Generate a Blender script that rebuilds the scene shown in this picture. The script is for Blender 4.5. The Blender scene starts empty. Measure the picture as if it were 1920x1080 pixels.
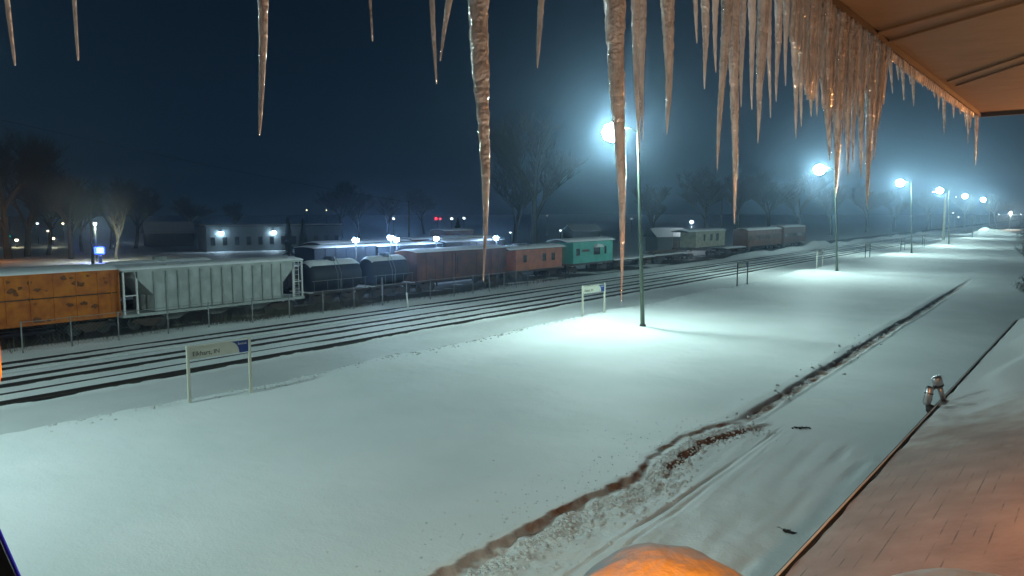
import bpy, bmesh, math, random
import numpy as np
from mathutils import Vector, Matrix
random.seed(7)
np.random.seed(7)
C = bpy.context.scene
COL = C.collection
R = math.radians

# ------------------------------------------------------------------ camera
FPX = 1390.0                     # focal length in photo pixels (1920 wide)
HC = 8.0                         # camera height
PITCH = math.atan(142 / FPX)
YAW = math.atan(1070 / FPX)      # tracks run along +Y, vanishing right of centre
cd = bpy.data.cameras.new('camera')
cam = bpy.data.objects.new('camera', cd)
COL.objects.link(cam)
cd.sensor_width = 36
cd.lens = FPX / 1920 * 36
cd.clip_start = 0.05
cd.clip_end = 4000
cam.location = (0, 0, HC)
cam.rotation_euler = (math.pi / 2 - PITCH, 0, YAW)
C.camera = cam
CM = cam.rotation_euler.to_matrix()

# ------------------------------------------------------------------ world, exposure
w = bpy.data.worlds.new('World')
C.world = w
w.use_nodes = True
nt = w.node_tree
bg = nt.nodes['Background']
tc = nt.nodes.new('ShaderNodeTexCoord')
sp = nt.nodes.new('ShaderNodeSeparateXYZ')
rmp = nt.nodes.new('ShaderNodeValToRGB')
nt.links.new(tc.outputs['Generated'], sp.inputs[0])
nt.links.new(sp.outputs['Z'], rmp.inputs[0])
nt.links.new(rmp.outputs[0], bg.inputs[0])
rmp.color_ramp.elements[0].position = 0.0
rmp.color_ramp.elements[0].color = (0.006, 0.016, 0.030, 1)
rmp.color_ramp.elements[1].position = 0.45
rmp.color_ramp.elements[1].color = (0.0005, 0.0025, 0.008, 1)
bg.inputs[1].default_value = 1.0
C.view_settings.view_transform = 'Standard'
C.view_settings.look = 'None'
C.view_settings.exposure = 0
C.view_settings.gamma = 1
C.render.engine = 'CYCLES'
C.cycles.use_denoising = True
C.cycles.max_bounces = 5
C.cycles.diffuse_bounces = 2
C.cycles.glossy_bounces = 2
C.cycles.transmission_bounces = 4
C.cycles.volume_bounces = 0
C.cycles.sample_clamp_indirect = 4

HAZE_DENSITY = 0.0015
LAMP_W = 7000
LAMP_COL = (0.70, 1.0, 0.86)
GLOW_COL = (0.70, 1.0, 0.97)
LENS_E = 560
WARM_W = 92
WALL_W = 470
CAP_W = 32
FLOOD_W = 4500


# ------------------------------------------------------------------ pixel helpers
def ray(px, py):
    v = CM @ Vector(((px - 960) / FPX, -(py - 540) / FPX, -1))
    return v


def gnd(px, py, z=0.0):
    v = ray(px, py)
    t = (z - HC) / v.z
    return Vector((v.x * t, v.y * t, z))


def onX(px, py, X):
    v = ray(px, py)
    t = X / v.x
    return Vector((X, v.y * t, HC + v.z * t))


def colY(px, X):                 # Y where the vertical plane X is seen at column px (on the horizon row)
    return onX(px, 398, X).y


def dist(px, py, d):             # point on the pixel ray at horizontal depth d
    v = ray(px, py)
    n = Vector((-math.sin(YAW), math.cos(YAW), 0))
    t = d / v.dot(n)
    return Vector((v.x * t, v.y * t, HC + v.z * t))


# ------------------------------------------------------------------ materials
def mat(name, col, rough=0.7, metal=0.0, var=0.15, scale=3.0, bump=0.0, bscale=20.0, col2=None, trans=0.0,
        coat=0.0, spec=0.5):
    m = bpy.data.materials.new(name)
    m.use_nodes = True
    n = m.node_tree.nodes
    l = m.node_tree.links
    b = n['Principled BSDF']
    b.inputs['Roughness'].default_value = rough
    b.inputs['Metallic'].default_value = metal
    b.inputs['Specular IOR Level'].default_value = spec
    if trans:
        b.inputs['Transmission Weight'].default_value = trans
        b.inputs['IOR'].default_value = 1.31
    t = n.new('ShaderNodeTexCoord')
    nz = n.new('ShaderNodeTexNoise')
    nz.inputs['Scale'].default_value = scale
    nz.inputs['Detail'].default_value = 6
    l.new(t.outputs['Object'], nz.inputs['Vector'])
    r = n.new('ShaderNodeValToRGB')
    r.color_ramp.elements[0].position = 0.35
    r.color_ramp.elements[1].position = 0.65
    c2 = col2 or tuple(c * (1 - var) for c in col)
    r.color_ramp.elements[0].color = (*c2, 1)
    r.color_ramp.elements[1].color = (*col, 1)
    l.new(nz.outputs['Fac'], r.inputs[0])
    l.new(r.outputs[0], b.inputs['Base Color'])
    if bump:
        nb = n.new('ShaderNodeTexNoise')
        nb.inputs['Scale'].default_value = bscale
        nb.inputs['Detail'].default_value = 5
        l.new(t.outputs['Object'], nb.inputs['Vector'])
        bp = n.new('ShaderNodeBump')
        bp.inputs['Strength'].default_value = bump
        bp.inputs['Distance'].default_value = 0.05
        l.new(nb.outputs['Fac'], bp.inputs['Height'])
        l.new(bp.outputs[0], b.inputs['Normal'])
    return m


def emit(name, col, s, lit=False):
    m = bpy.data.materials.new(name)
    m.use_nodes = True
    n = m.node_tree.nodes
    b = n['Principled BSDF']
    b.inputs['Base Color'].default_value = (*col, 1)
    b.inputs['Emission Color'].default_value = (*col, 1)
    b.inputs['Emission Strength'].default_value = s
    if not lit:
        m.cycles.emission_sampling = 'NONE'
    else:
        b.inputs['Base Color'].default_value = (0, 0, 0, 1)
        b.inputs['Specular IOR Level'].default_value = 0
    return m


M = {}
M['snow'] = mat('snow', (0.82, 0.84, 0.86), 0.65, var=0.06, scale=1.5, bump=0.35, bscale=9)
M['packed_snow'] = mat('packed_snow', (0.70, 0.72, 0.73), 0.75, var=0.12, scale=6, bump=0.25, bscale=30)
M['pole'] = mat('pole_paint', (0.09, 0.12, 0.08), 0.5, var=0.3, scale=2)
M['dark_metal'] = mat('dark_metal', (0.035, 0.035, 0.035), 0.6, var=0.4, scale=4)
M['rust'] = mat('rusty_steel', (0.07, 0.045, 0.032), 0.75, var=0.5, scale=3, bump=0.3)
M['rail'] = mat('rail_steel', (0.045, 0.035, 0.03), 0.6, var=0.4, scale=8)
M['galv'] = mat('galvanised', (0.30, 0.31, 0.31), 0.5, 0.3, var=0.2)
M['sign_white'] = mat('sign_cream', (0.62, 0.62, 0.52), 0.5, var=0.06)
M['sign_blue'] = mat('sign_blue', (0.02, 0.05, 0.25), 0.4, var=0.1)
M['ink'] = mat('ink', (0.02, 0.02, 0.025), 0.5)
M['white'] = mat('white_paint', (0.75, 0.75, 0.73), 0.5, var=0.1)
M['orange'] = mat('orange_car_paint', (0.55, 0.16, 0.002), 0.7, scale=1.6, col2=(0.36, 0.08, 0.003), bump=0.2)
M['hopper'] = mat('grey_car_paint', (0.44, 0.48, 0.46), 0.6, var=0.3, scale=1.2, bump=0.1)
M['hopper_rib'] = mat('grey_rib_paint', (0.36, 0.40, 0.38), 0.6, var=0.3, scale=2)
M['tank'] = mat('black_tank', (0.018, 0.02, 0.02), 0.55, var=0.4, scale=2)
M['brown'] = mat('brown_car_paint', (0.20, 0.08, 0.038), 0.8, scale=0.9, col2=(0.11, 0.055, 0.035), bump=0.2)
M['red'] = mat('red_caboose_paint', (0.60, 0.19, 0.095), 0.7, scale=1.2, col2=(0.42, 0.14, 0.08))
M['green'] = mat('green_caboose_paint', (0.09, 0.48, 0.39), 0.6, scale=1.2, col2=(0.075, 0.38, 0.32))
M['cream'] = mat('cream_paint', (0.42, 0.42, 0.30), 0.7, scale=1.4, col2=(0.28, 0.27, 0.2))
M['blue_car'] = mat('dark_blue_paint', (0.008, 0.018, 0.032), 0.6, var=0.4)
M['grey_wall'] = mat('grey_siding', (0.12, 0.14, 0.14), 0.7, var=0.2)
M['glass'] = mat('dark_glass', (0.01, 0.014, 0.016), 0.15)
M['bark'] = mat('bark', (0.075, 0.065, 0.05), 0.9, var=0.4, scale=6)
M['pale_bark'] = mat('pale_bark', (0.36, 0.34, 0.24), 0.9, var=0.3, scale=6)
M['twig'] = mat('twigs', (0.05, 0.042, 0.035), 0.9, var=0.3)
M['needle'] = mat('needles', (0.03, 0.05, 0.03), 0.9, var=0.4)
M['weed'] = mat('dry_weeds', (0.13, 0.11, 0.07), 0.9, var=0.4)
M['soffit'] = mat('soffit_boards', (0.24, 0.145, 0.075), 0.6, var=0.14, scale=2.5, bump=0.15, bscale=6)
M['fascia'] = mat('fascia_board', (0.10, 0.07, 0.06), 0.6, var=0.3)
M['brass'] = mat('brass', (0.55, 0.40, 0.10), 0.35, 0.8)
M['chrome'] = mat('brushed_metal', (0.62, 0.60, 0.62), 0.32, 0.85, var=0.2)
M['wood'] = mat('wood_pole', (0.14, 0.11, 0.08), 0.85, var=0.3)
M['pale_pole'] = mat('pale_pole', (0.62, 0.60, 0.45), 0.6, var=0.15)
M['wire'] = mat('wire', (0.01, 0.01, 0.012), 0.6)
M['lamp_on'] = emit('lamp_glass', GLOW_COL, LENS_E, True)
M['lamp_blue'] = emit('lamp_glass_blue_white', (0.45, 0.68, 1.0), 230, True)
M['lamp_wall'] = emit('lamp_glass_wall', (0.55, 0.80, 1.0), 90, True)
M['lamp_small'] = emit('lamp_small_white', (0.8, 0.95, 1.0), 7)
M['lamp_warm'] = emit('lamp_warm_white', (1.0, 0.80, 0.50), 12)
M['lamp_red'] = emit('lamp_red', (1.0, 0.03, 0.06), 5)
M['lamp_teal'] = emit('lamp_teal', (0.0, 1.0, 0.75), 3)
M['amber'] = emit('amber_glass', (1.0, 0.25, 0.01), .7)
M['blue_sign'] = emit('blue_sign_glow', (0.05, 0.12, 1.0), 3.0)
M['white_sign'] = emit('white_sign_glow', (0.45, 0.62, 1.0), 2.2)

# ice: glassy skin over a milky, see-through body
ice = mat('ice', (0.90, 0.87, 0.84), 0.07, var=0.10, scale=14, trans=0.85, bump=0.0)
n_, l_ = ice.node_tree.nodes, ice.node_tree.links
t_ = n_.new('ShaderNodeTexCoord')


def inoise(sc, det):
    mp_ = n_.new('ShaderNodeMapping')
    mp_.inputs['Scale'].default_value = sc
    z_ = n_.new('ShaderNodeTexNoise')
    z_.inputs['Scale'].default_value = 1.0
    z_.inputs['Detail'].default_value = det
    l_.new(t_.outputs['Object'], mp_.inputs['Vector'])
    l_.new(mp_.outputs[0], z_.inputs['Vector'])
    return z_


b_ = n_.new('ShaderNodeBump')
b_.inputs['Strength'].default_value = 1.0
b_.inputs['Distance'].default_value = 0.005
l_.new(inoise((120, 120, 130), 1).outputs['Fac'], b_.inputs['Height'])
l_.new(b_.outputs[0], n_['Principled BSDF'].inputs['Normal'])
df_ = n_.new('ShaderNodeBsdfDiffuse')
df_.inputs[0].default_value = (.86, .84, .82, 1)
tl_ = n_.new('ShaderNodeBsdfTranslucent')
tl_.inputs[0].default_value = (.86, .84, .82, 1)
l_.new(b_.outputs[0], df_.inputs['Normal'])
m1_ = n_.new('ShaderNodeMixShader')
m1_.inputs[0].default_value = .45
l_.new(df_.outputs[0], m1_.inputs[1])
l_.new(tl_.outputs[0], m1_.inputs[2])
rp_ = n_.new('ShaderNodeValToRGB')
rp_.color_ramp.elements[0].position = .36
rp_.color_ramp.elements[0].color = (.22, .22, .22, 1)
rp_.color_ramp.elements[1].position = .62
rp_.color_ramp.elements[1].color = (.85, .85, .85, 1)
l_.new(inoise((60, 60, 11), 4).outputs['Fac'], rp_.inputs[0])
mx_ = n_.new('ShaderNodeMixShader')
l_.new(rp_.outputs[0], mx_.inputs[0])
l_.new(n_['Principled BSDF'].outputs[0], mx_.inputs[1])
l_.new(m1_.outputs[0], mx_.inputs[2])
gl_ = n_.new('ShaderNodeBsdfGlossy')
gl_.inputs['Color'].default_value = (1, 1, 1, 1)
gl_.inputs['Roughness'].default_value = .12
l_.new(b_.outputs[0], gl_.inputs['Normal'])
m3_ = n_.new('ShaderNodeMixShader')
m3_.inputs[0].default_value = .24
l_.new(mx_.outputs[0], m3_.inputs[1])
l_.new(gl_.outputs[0], m3_.inputs[2])
l_.new(m3_.outputs[0], n_['Material Output'].inputs['Surface'])
M['ice'] = ice


# ------------------------------------------------------------------ mesh builder
class MB:
    def __init__(s):
        s.v = []
        s.f = []

    def box(s, x0, x1, y0, y1, z0, z1, rot=None, at=None):
        b = len(s.v)
        p = [(x0, y0, z0), (x1, y0, z0), (x1, y1, z0), (x0, y1, z0), (x0, y0, z1), (x1, y0, z1), (x1, y1, z1), (x0, y1, z1)]
        if rot:
            p = [tuple((rot @ Vector(q)) + Vector(at or (0, 0, 0))) for q in p]
        s.v += p
        s.f += [(b, b + 3, b + 2, b + 1), (b + 4, b + 5, b + 6, b + 7), (b, b + 1, b + 5, b + 4), (b + 1, b + 2, b + 6, b + 5),
                (b + 2, b + 3, b + 7, b + 6), (b + 3, b, b + 4, b + 7)]
        return s

    def tube(s, pts, rad, n=8, cap=True):
        pts = [Vector(p) for p in pts]
        if not hasattr(rad, '__len__'):
            rad = [rad] * len(pts)
        base = len(s.v)
        tot = (pts[-1] - pts[0])
        up = Vector((1, 0.01, 0)) if abs(tot.z) > .75 * max(tot.length, 1e-9) else Vector((0, 0, 1))
        for i, p in enumerate(pts):
            a = pts[max(i - 1, 0)]
            c = pts[min(i + 1, len(pts) - 1)]
            d = (c - a)
            if d.length < 1e-9:
                d = Vector((0, 0, 1))
            d.normalize()
            u = d.cross(up)
            if u.length < 0.05:
                u = d.cross(Vector((1, 0, 0)))
            u.normalize()
            q = d.cross(u)
            for k in range(n):
                t = 2 * math.pi * k / n
                s.v.append(tuple(p + (u * math.cos(t) + q * math.sin(t)) * rad[i]))
        for i in range(len(pts) - 1):
            for k in range(n):
                a = base + i * n + k
                b = base + i * n + (k + 1) % n
                s.f.append((a, b, b + n, a + n))
        if cap:
            s.f.append(tuple(base + k for k in range(n))[::-1])
            s.f.append(tuple(base + (len(pts) - 1) * n + k for k in range(n)))
        return s

    def prism(s, outline, axis, a0, a1):
        # outline: 2D pts; axis 'x' -> (y,z) outline, 'y' -> (x,z), 'z' -> (x,y)
        b = len(s.v)
        n = len(outline)
        for a in (a0, a1):
            for p, q in outline:
                s.v.append({'x': (a, p, q), 'y': (p, a, q), 'z': (p, q, a)}[axis])
        s.f.append(tuple(range(b, b + n)))
        s.f.append(tuple(range(b + n, b + 2 * n))[::-1])
        for i in range(n):
            j = (i + 1) % n
            s.f.append((b + j, b + i, b + n + i, b + n + j))
        return s

    def lump(s, c, r, sq=0.7, seg=6, jit=0.25):
        b = len(s.v)
        rings = 3
        s.v.append((c[0], c[1], c[2] + r * sq))
        for i in range(1, rings + 1):
            th = math.pi * i / (rings + 1)
            for k in range(seg):
                ph = 2 * math.pi * k / seg
                rr = r * (1 + random.uniform(-jit, jit))
                s.v.append((c[0] + rr * math.sin(th) * math.cos(ph), c[1] + rr * math.sin(th) * math.sin(ph), c[2] + rr * sq * math.cos(th)))
        s.v.append((c[0], c[1], c[2] - r * sq))
        e = len(s.v) - 1
        for k in range(seg):
            k2 = (k + 1) % seg
            s.f.append((b, b + 1 + k, b + 1 + k2))
            for i in range(rings - 1):
                o = b + 1 + i * seg
                s.f.append((o + k, o + seg + k, o + seg + k2, o + k2))
            o = b + 1 + (rings - 1) * seg
            s.f.append((o + k, e, o + k2))
        return s

    def build(s, name, m, parent=None, smooth=False, loc=None, bevel=0):
        me = bpy.data.meshes.new(name)
        me.from_pydata([tuple(v) for v in s.v], [], s.f)
        bm = bmesh.new()
        bm.from_mesh(me)
        bmesh.ops.recalc_face_normals(bm, faces=bm.faces)
        if bevel:
            bmesh.ops.bevel(bm, geom=list(bm.edges), offset=bevel, segments=2, affect='EDGES', profile=0.6)
        bm.to_mesh(me)
        bm.free()
        if smooth:
            for p in me.polygons:
                p.use_smooth = True
        me.materials.append(m if not isinstance(m, str) else M[m])
        o = bpy.data.objects.new(name, me)
        COL.objects.link(o)
        if parent:
            o.parent = parent
        if loc is not None:
            o.location = loc
        return o


def tag(o, label=None, cat=None, group=None, kind=None):
    if label:
        o['label'] = label
    if cat:
        o['category'] = cat
    if group:
        o['group'] = group
    if kind:
        o['kind'] = kind
    return o


def thing(name, label, cat, loc=(0, 0, 0), rz=0, group=None):
    o = bpy.data.objects.new(name, None)
    COL.objects.link(o)
    o.location = loc
    o.rotation_euler = (0, 0, rz)
    return tag(o, label, cat, group)


def kids(o):
    return [c for c in bpy.data.objects if c.parent == o]


def copy_tree(o, parent=None):
    c = o.copy()
    COL.objects.link(c)
    c.parent = parent
    for ch in list(o.children):
        copy_tree(ch, c)
    return c


def point(name, loc, power, col, r=0.15, parent=None):
    ld = bpy.data.lights.new(name, 'POINT')
    ld.energy = power
    ld.color = col
    ld.shadow_soft_size = r
    o = bpy.data.objects.new(name, ld)
    COL.objects.link(o)
    o.location = loc
    if parent:
        o.parent = parent
    return o


# ------------------------------------------------------------------ value noise
_G = np.random.rand(512, 512)


def vnoise(x, y):
    xi = np.floor(x).astype(np.int64)
    yi = np.floor(y).astype(np.int64)
    xf = x - xi
    yf = y - yi
    u = xf * xf * (3 - 2 * xf)
    v = yf * yf * (3 - 2 * yf)
    a = _G[xi % 512, yi % 512]
    b = _G[(xi + 1) % 512, yi % 512]
    c = _G[xi % 512, (yi + 1) % 512]
    d = _G[(xi + 1) % 512, (yi + 1) % 512]
    return (a * (1 - u) + b * u) * (1 - v) + (c * (1 - u) + d * u) * v - 0.5


def fbm(x, y, o=4):
    r = 0
    for i in range(o):
        r = r + vnoise(x * 2 ** i + 17.3 * i, y * 2 ** i + 9.1 * i) / 2 ** i
    return r


def sstep(a, b, x):
    t = np.clip((x - a) / (b - a), 0, 1)
    return t * t * (3 - 2 * t)


# ------------------------------------------------------------------ ground
XL = -29.0                                   # ledge line
PLAT = 0.30                                  # snow level on the platform
RAILS = [-44.35, -42.85, -40.25, -38.75, -36.75, -35.25]
YR = 2.2                                     # first visible stretch

# near edge of the ploughed path, traced on the ground
WPX = [(1812, 530), (1760, 563), (1600, 662), (1500, 725), (1430, 768), (1385, 798), (1365, 801), (1330, 808), (1280, 822), (1235, 848),
       (1210, 868), (1190, 897), (1130, 925), (1050, 960), (980, 1000), (900, 1042), (820, 1085), (740, 1130), (600, 1220)]
wp = [gnd(x, y, 0.15) for x, y in WPX]
wy = np.array([p.y for p in wp])[::-1]
wx = np.array([p.x for p in wp])[::-1]
BEND_Y = gnd(1385, 798, 0.15).y              # where the clean cut ends
CUT0 = gnd(1200, 880, 0.15).y


def ground_z(X, Y):
    zz = np.zeros_like(X)
    # general unevenness
    big = fbm(X / 14.0, Y / 9.0, 3)
    zz += 0.10 * big
    lw = XL + 0.35 * vnoise(Y / 1.3, Y * 0 + 3) + 0.3 * vnoise(Y / 0.4, Y * 0 + 8) * np.clip(1.5 - Y / 60, .3, 1)
    plat = sstep(lw - 0.35, lw + 0.1, X)
    zz += PLAT * plat
    # drift ridge just behind the ledge
    zz += plat * 0.18 * np.exp(-((X - XL - 1.2) / 1.3) ** 2) * (0.6 + vnoise(Y / 5, X * 0 + 1))
    # long soft drifts across the platform
    onp = plat * sstep(-9.5, -12.5, X)
    zz += onp * (0.30 * vnoise(X / 16 + 5, Y / 7) + 0.10 * vnoise(X / 7, Y / 3.2) + 0.025 * fbm(X / 1.5, Y / 1.1, 3))
    zz += onp * sstep(48, 75, Y) * 0.45 * vnoise(X / 26 + 2, Y / 8.5)
    # soft ripples
    rim = sstep(-28, -12, X) * sstep(-8, -11, X)
    # ploughed path
    pw = np.interp(Y, wy, wx)
    near = sstep(BEND_Y + 1.5, BEND_Y - 1.0, Y)
    jag = 0.16 * vnoise(Y / 0.33, Y * 0 + 2) + 0.03 * vnoise(Y / 0.12, Y * 0 + 5)
    e = X - (pw + jag)
    path = sstep(-0.02, 0.13, e)
    drop = PLAT * 0.65
    zz -= path * drop * near * 1.0
    # lip
    zz += near * 0.03 * np.exp(-((e + 0.22) / 0.16) ** 2)
    # second cut inside the path
    c2 = sstep(CUT0 - 0.4, CUT0 + 0.5, Y) * near
    e2 = e - 0.75 - 0.15 * vnoise(Y / 0.5, Y * 0 + 11)
    zz += c2 * 0.10 * path * sstep(0.10, -0.10, e2)
    zz -= 0.05 * c2 * np.exp(-((e2 - 0.1) / 0.12) ** 2)
    # rubble in the path
    rub = near * path * sstep(1.9, 0.7, e) * (1 - c2 * 0.5)
    zz += rub * (0.14 * fbm(X / 0.35, Y / 0.45, 4) + 0.03)
    # farther on: a rough furrow ploughed through the snow
    far = 1 - near
    f = np.exp(-((X - pw - 0.1) / (0.24 + .06 * vnoise(Y / 1.5, Y * 0))) ** 4)
    fadef = sstep(105, 80, Y)
    zz -= far * f * 0.17 * fadef
    zz += far * f * fadef * 0.11 * fbm(X / 0.28, Y / 0.6, 4)
    zz += far * 0.04 * fadef * np.exp(-((X - pw + 0.6) / 0.3) ** 2)
    zz -= far * sstep(0.15, 0.6, X - pw) * PLAT * 0.5 * sstep(0, 20, 90 - Y)
    # tyre lines
    for k, (ox, a) in enumerate(((1.9, .04), (2.15, .025), (2.9, .035), (3.6, .03), (3.75, .03), (4.6, .03), (5.3, .025))):
        g = np.exp(-((X + 10.3 - ox + 0.007 * (Y - 20) * (k - 1) - 0.10 * vnoise(Y / 7 + k * 9, Y * 0)) / 0.04) ** 2)
        zz -= 2.4 * g * a * near * (0.3 + np.abs(vnoise(Y / 3.0 + k * 5, X * 0) * 2))
    drv = near * sstep(0.8, 1.6, e)
    zz += drv * 0.022 * fbm(X / 0.35, Y / 1.3, 3)
    zz += drv * 0.016 * fbm((X + .06 * Y) / 0.10, Y / 1.9, 2)
    zz += drv * 0.10 * fbm(X / 0.9, Y / 1.1, 4) * sstep(24, 13, Y)
    # between the platform and the tracks
    mid = sstep(-34.8, -33.8, X) * (1 - plat)
    zz += mid * 0.03 * fbm(X / 2.5, Y / 2, 3)
    # tracks
    bare0 = 0.30 * sstep(-35.0, -34.0, X) * (1 - plat) * (0.8 + 0.5 * fbm(X / 3, Y / 5, 3))
    tr = sstep(-46, -45.3, X) * sstep(-34.2, -34.9, X)
    bare = np.zeros_like(X) + np.clip(bare0, 0, .5)  # exposed ballast, and further down shade put in as ballast colour
    zz += tr * 0.12
    for k, rx in enumerate(RAILS):
        on = 1.0
        if k == 4:
            on = sstep(26, 34, Y)
        wn = 0.34 if k == 5 else (0.30 if k == 3 else 0.22)
        wn = wn * (0.75 + 0.9 * np.clip(vnoise(Y / 2.1 + 31 * k, Y * 0 + k) + 0.5, 0, 1)) * (0.7 + 0.3 * sstep(60, 30, Y))
        jag2 = 0.12 * vnoise(Y / 0.45, Y * 0 + k * 7)
        g = sstep(rx - 0.12, rx - 0.02, X) * sstep(rx + wn + jag2 + 0.10, rx + wn + jag2 - 0.04, X) * on
        zz -= g * 0.20
        bare = np.maximum(bare, g)
    # slot coloured dark for the shadow of a snow ridge between two tracks
    g = sstep(-41.75, -41.65, X) * sstep(-41.35, -41.45, X) * sstep(42, 34, Y + 2 * vnoise(Y / 2, Y * 0))
    zz -= g * 0.17
    bare = np.maximum(bare, g)
    # bank in front of the yard
    bank = np.exp(-((X + 47.6) / 1.1) ** 2)
    zz += bank * (0.10 + 0.75 * sstep(95, 140, Y) * (0.7 + 1.1 * vnoise(Y / 6, Y * 0 + 4)) + 0.25 * np.clip(vnoise(Y / 3, X / 2), 0, 1))
    # ballast patches under the standing cars, also painted in for the shade there
    yard = sstep(-49.0, -49.8, X) * sstep(-58, -56, X)
    bare = np.maximum(bare, yard * sstep(-0.25, 0.05, fbm(X / 2.2, Y / 3, 4) + 0.22))
    # debris melt marks
    # snow heaps far off
    for (mx, my, mr, mh) in MOUNDS:
        zz += mh * np.exp(-(((X - mx) / mr) ** 2 + ((Y - my) / (mr * 1.5)) ** 2)) * (1 + 0.4 * vnoise(X / 1.5, Y / 1.5))
    # little drift at the foot of each lamp post
    for p in POLES:
        zz += 0.16 * np.exp(-(((X - p.x) / 1.6) ** 2 + ((Y - p.y) / 1.3) ** 2))
    dirt = near * sstep(-0.06, 0.0, e) * sstep(0.15, 0.09, e) * np.clip(0.75 + 1.1 * fbm(X / 0.3, Y / 0.5, 3), 0.6, 1)
    dirt = np.maximum(dirt, c2 * path * sstep(-0.14, -0.06, e2) * sstep(0.24, 0.16, e2))
    dirt = np.maximum(dirt, far * f * fadef * np.clip(0.75 + 1.3 * fbm(X / 0.3, Y / 0.7, 3), 0, 1.0))
    dirt = np.maximum(dirt, rub * np.clip(0.9 * fbm(X / 0.25, Y / 0.3, 3), 0, 0.6))
    dirt = np.maximum(dirt, 0.5 * (plat * (1 - plat) * 4) * np.clip(1.5 * vnoise(Y / 0.8, X), 0, 1))
    return zz, bare, dirt


POLE_PX = [((1196, 237), (1205, 618), (1155, 240)), ((1566, 313), (1569, 513), (1544, 312)), ((1709, 340), (1709, 476), (1704, 343)),
           ((1779, 355), (1779, 459), (1771, 356)), ((1823, 366), (1823, 446), (1816, 365)), ((1855, 373), (1855, 438.5), (1846, 373))]
POLES = [gnd(b[0], b[1], 0.3) for t, b, l in POLE_PX]
_m1 = gnd(1845, 441)
_m2 = gnd(1518, 466)
MOUNDS = [(_m1.x, _m1.y, 4.5, 2.0), (_m1.x + 6, _m1.y + 4, 4, 1.0), (_m2.x, _m2.y, 2.5, 1.0), (_m2.x + 1, _m2.y + 7, 3, 1.0),
          (gnd(1768, 458).x, gnd(1768, 458).y, 2.0, 0.5)]


def seg(a, b, st):
    n = max(2, int(round(abs(b - a) / st)))
    return list(np.linspace(a, b, n, endpoint=False))


gx = [-1500, -1000, -700, -500, -380, -300, -240, -200, -170, -145, -125, -108, -94, -84, -76, -70, -65, -61] + seg(-58, -46.2, .3) + \
    seg(-46.2, -34.4, .09) + seg(-34.4, -30, .25) + seg(-30, -28, .07) + seg(-28, -13, .22) + seg(-13, -7.5, .05) + seg(-7.5, 0, .15) + \
    seg(0, 20, 1) + [20, 25, 32, 42, 60, 90, 140, 220, 400, 700, 1200]
gy = [-300, -150, -80, -50, -30, -18, -10, -5, -1] + seg(2, 12, .06)
y_ = 12.0
while y_ < 320:
    gy.append(y_)
    y_ += y_ * 0.0052
while y_ < 2600:
    gy.append(y_)
    y_ *= 1.06
gx = np.array(gx, float)
gy = np.array(gy, float)
GX, GY = np.meshgrid(gx, gy)
GZ, GB, GD = ground_z(GX, GY)


def gz(x, y):
    a, b, c = ground_z(np.array([[float(x)]]), np.array([[float(y)]]))
    return float(a[0, 0])


nxn, nyn = len(gx), len(gy)
me = bpy.data.meshes.new('snow_ground')
me.vertices.add(nxn * nyn)
co = np.stack([GX.ravel(), GY.ravel(), GZ.ravel()], 1).astype(np.float32)
me.vertices.foreach_set('co', co.ravel())
ii = np.arange(nyn - 1)[:, None] * nxn + np.arange(nxn - 1)[None, :]
q = np.stack([ii, ii + 1, ii + nxn + 1, ii + nxn], -1).reshape(-1, 4).astype(np.int32)
me.loops.add(q.size)
me.loops.foreach_set('vertex_index', q.ravel())
me.polygons.add(len(q))
me.polygons.foreach_set('loop_start', np.arange(0, q.size, 4, dtype=np.int32))
me.polygons.foreach_set('loop_total', np.full(len(q), 4, np.int32))
me.update()
for nm, arr in (('bare', GB), ('dirt', GD)):
    at = me.attributes.new(nm, 'FLOAT', 'POINT')
    at.data.foreach_set('value', arr.ravel().astype(np.float32))
me.polygons.foreach_set('use_smooth', np.ones(len(q), bool))
gm = bpy.data.materials.new('snow_ground')
gm.use_nodes = True
n = gm.node_tree.nodes
l = gm.node_tree.links
b = n['Principled BSDF']
b.inputs['Roughness'].default_value = 0.6
t = n.new('ShaderNodeTexCoord')


def noise(scale, det=5, mp=None):
    z = n.new('ShaderNodeTexNoise')
    z.inputs['Scale'].default_value = scale
    z.inputs['Detail'].default_value = det
    if mp:
        k = n.new('ShaderNodeMapping')
        k.inputs['Scale'].default_value = mp
        l.new(t.outputs['Object'], k.inputs['Vector'])
        l.new(k.outputs[0], z.inputs['Vector'])
    else:
        l.new(t.outputs['Object'], z.inputs['Vector'])
    return z


def ramp(src, p0, c0, p1, c1):
    r = n.new('ShaderNodeValToRGB')
    r.color_ramp.elements[0].position = p0
    r.color_ramp.elements[1].position = p1
    r.color_ramp.elements[0].color = (*c0, 1)
    r.color_ramp.elements[1].color = (*c1, 1)
    l.new(src, r.inputs[0])
    return r


def mixc(fac, a, bb):
    m_ = n.new('ShaderNodeMix')
    m_.data_type = 'RGBA'
    l.new(fac, m_.inputs['Factor'])
    l.new(a, m_.inputs['A'])
    l.new(bb, m_.inputs['B'])
    return m_.outputs['Result']


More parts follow.
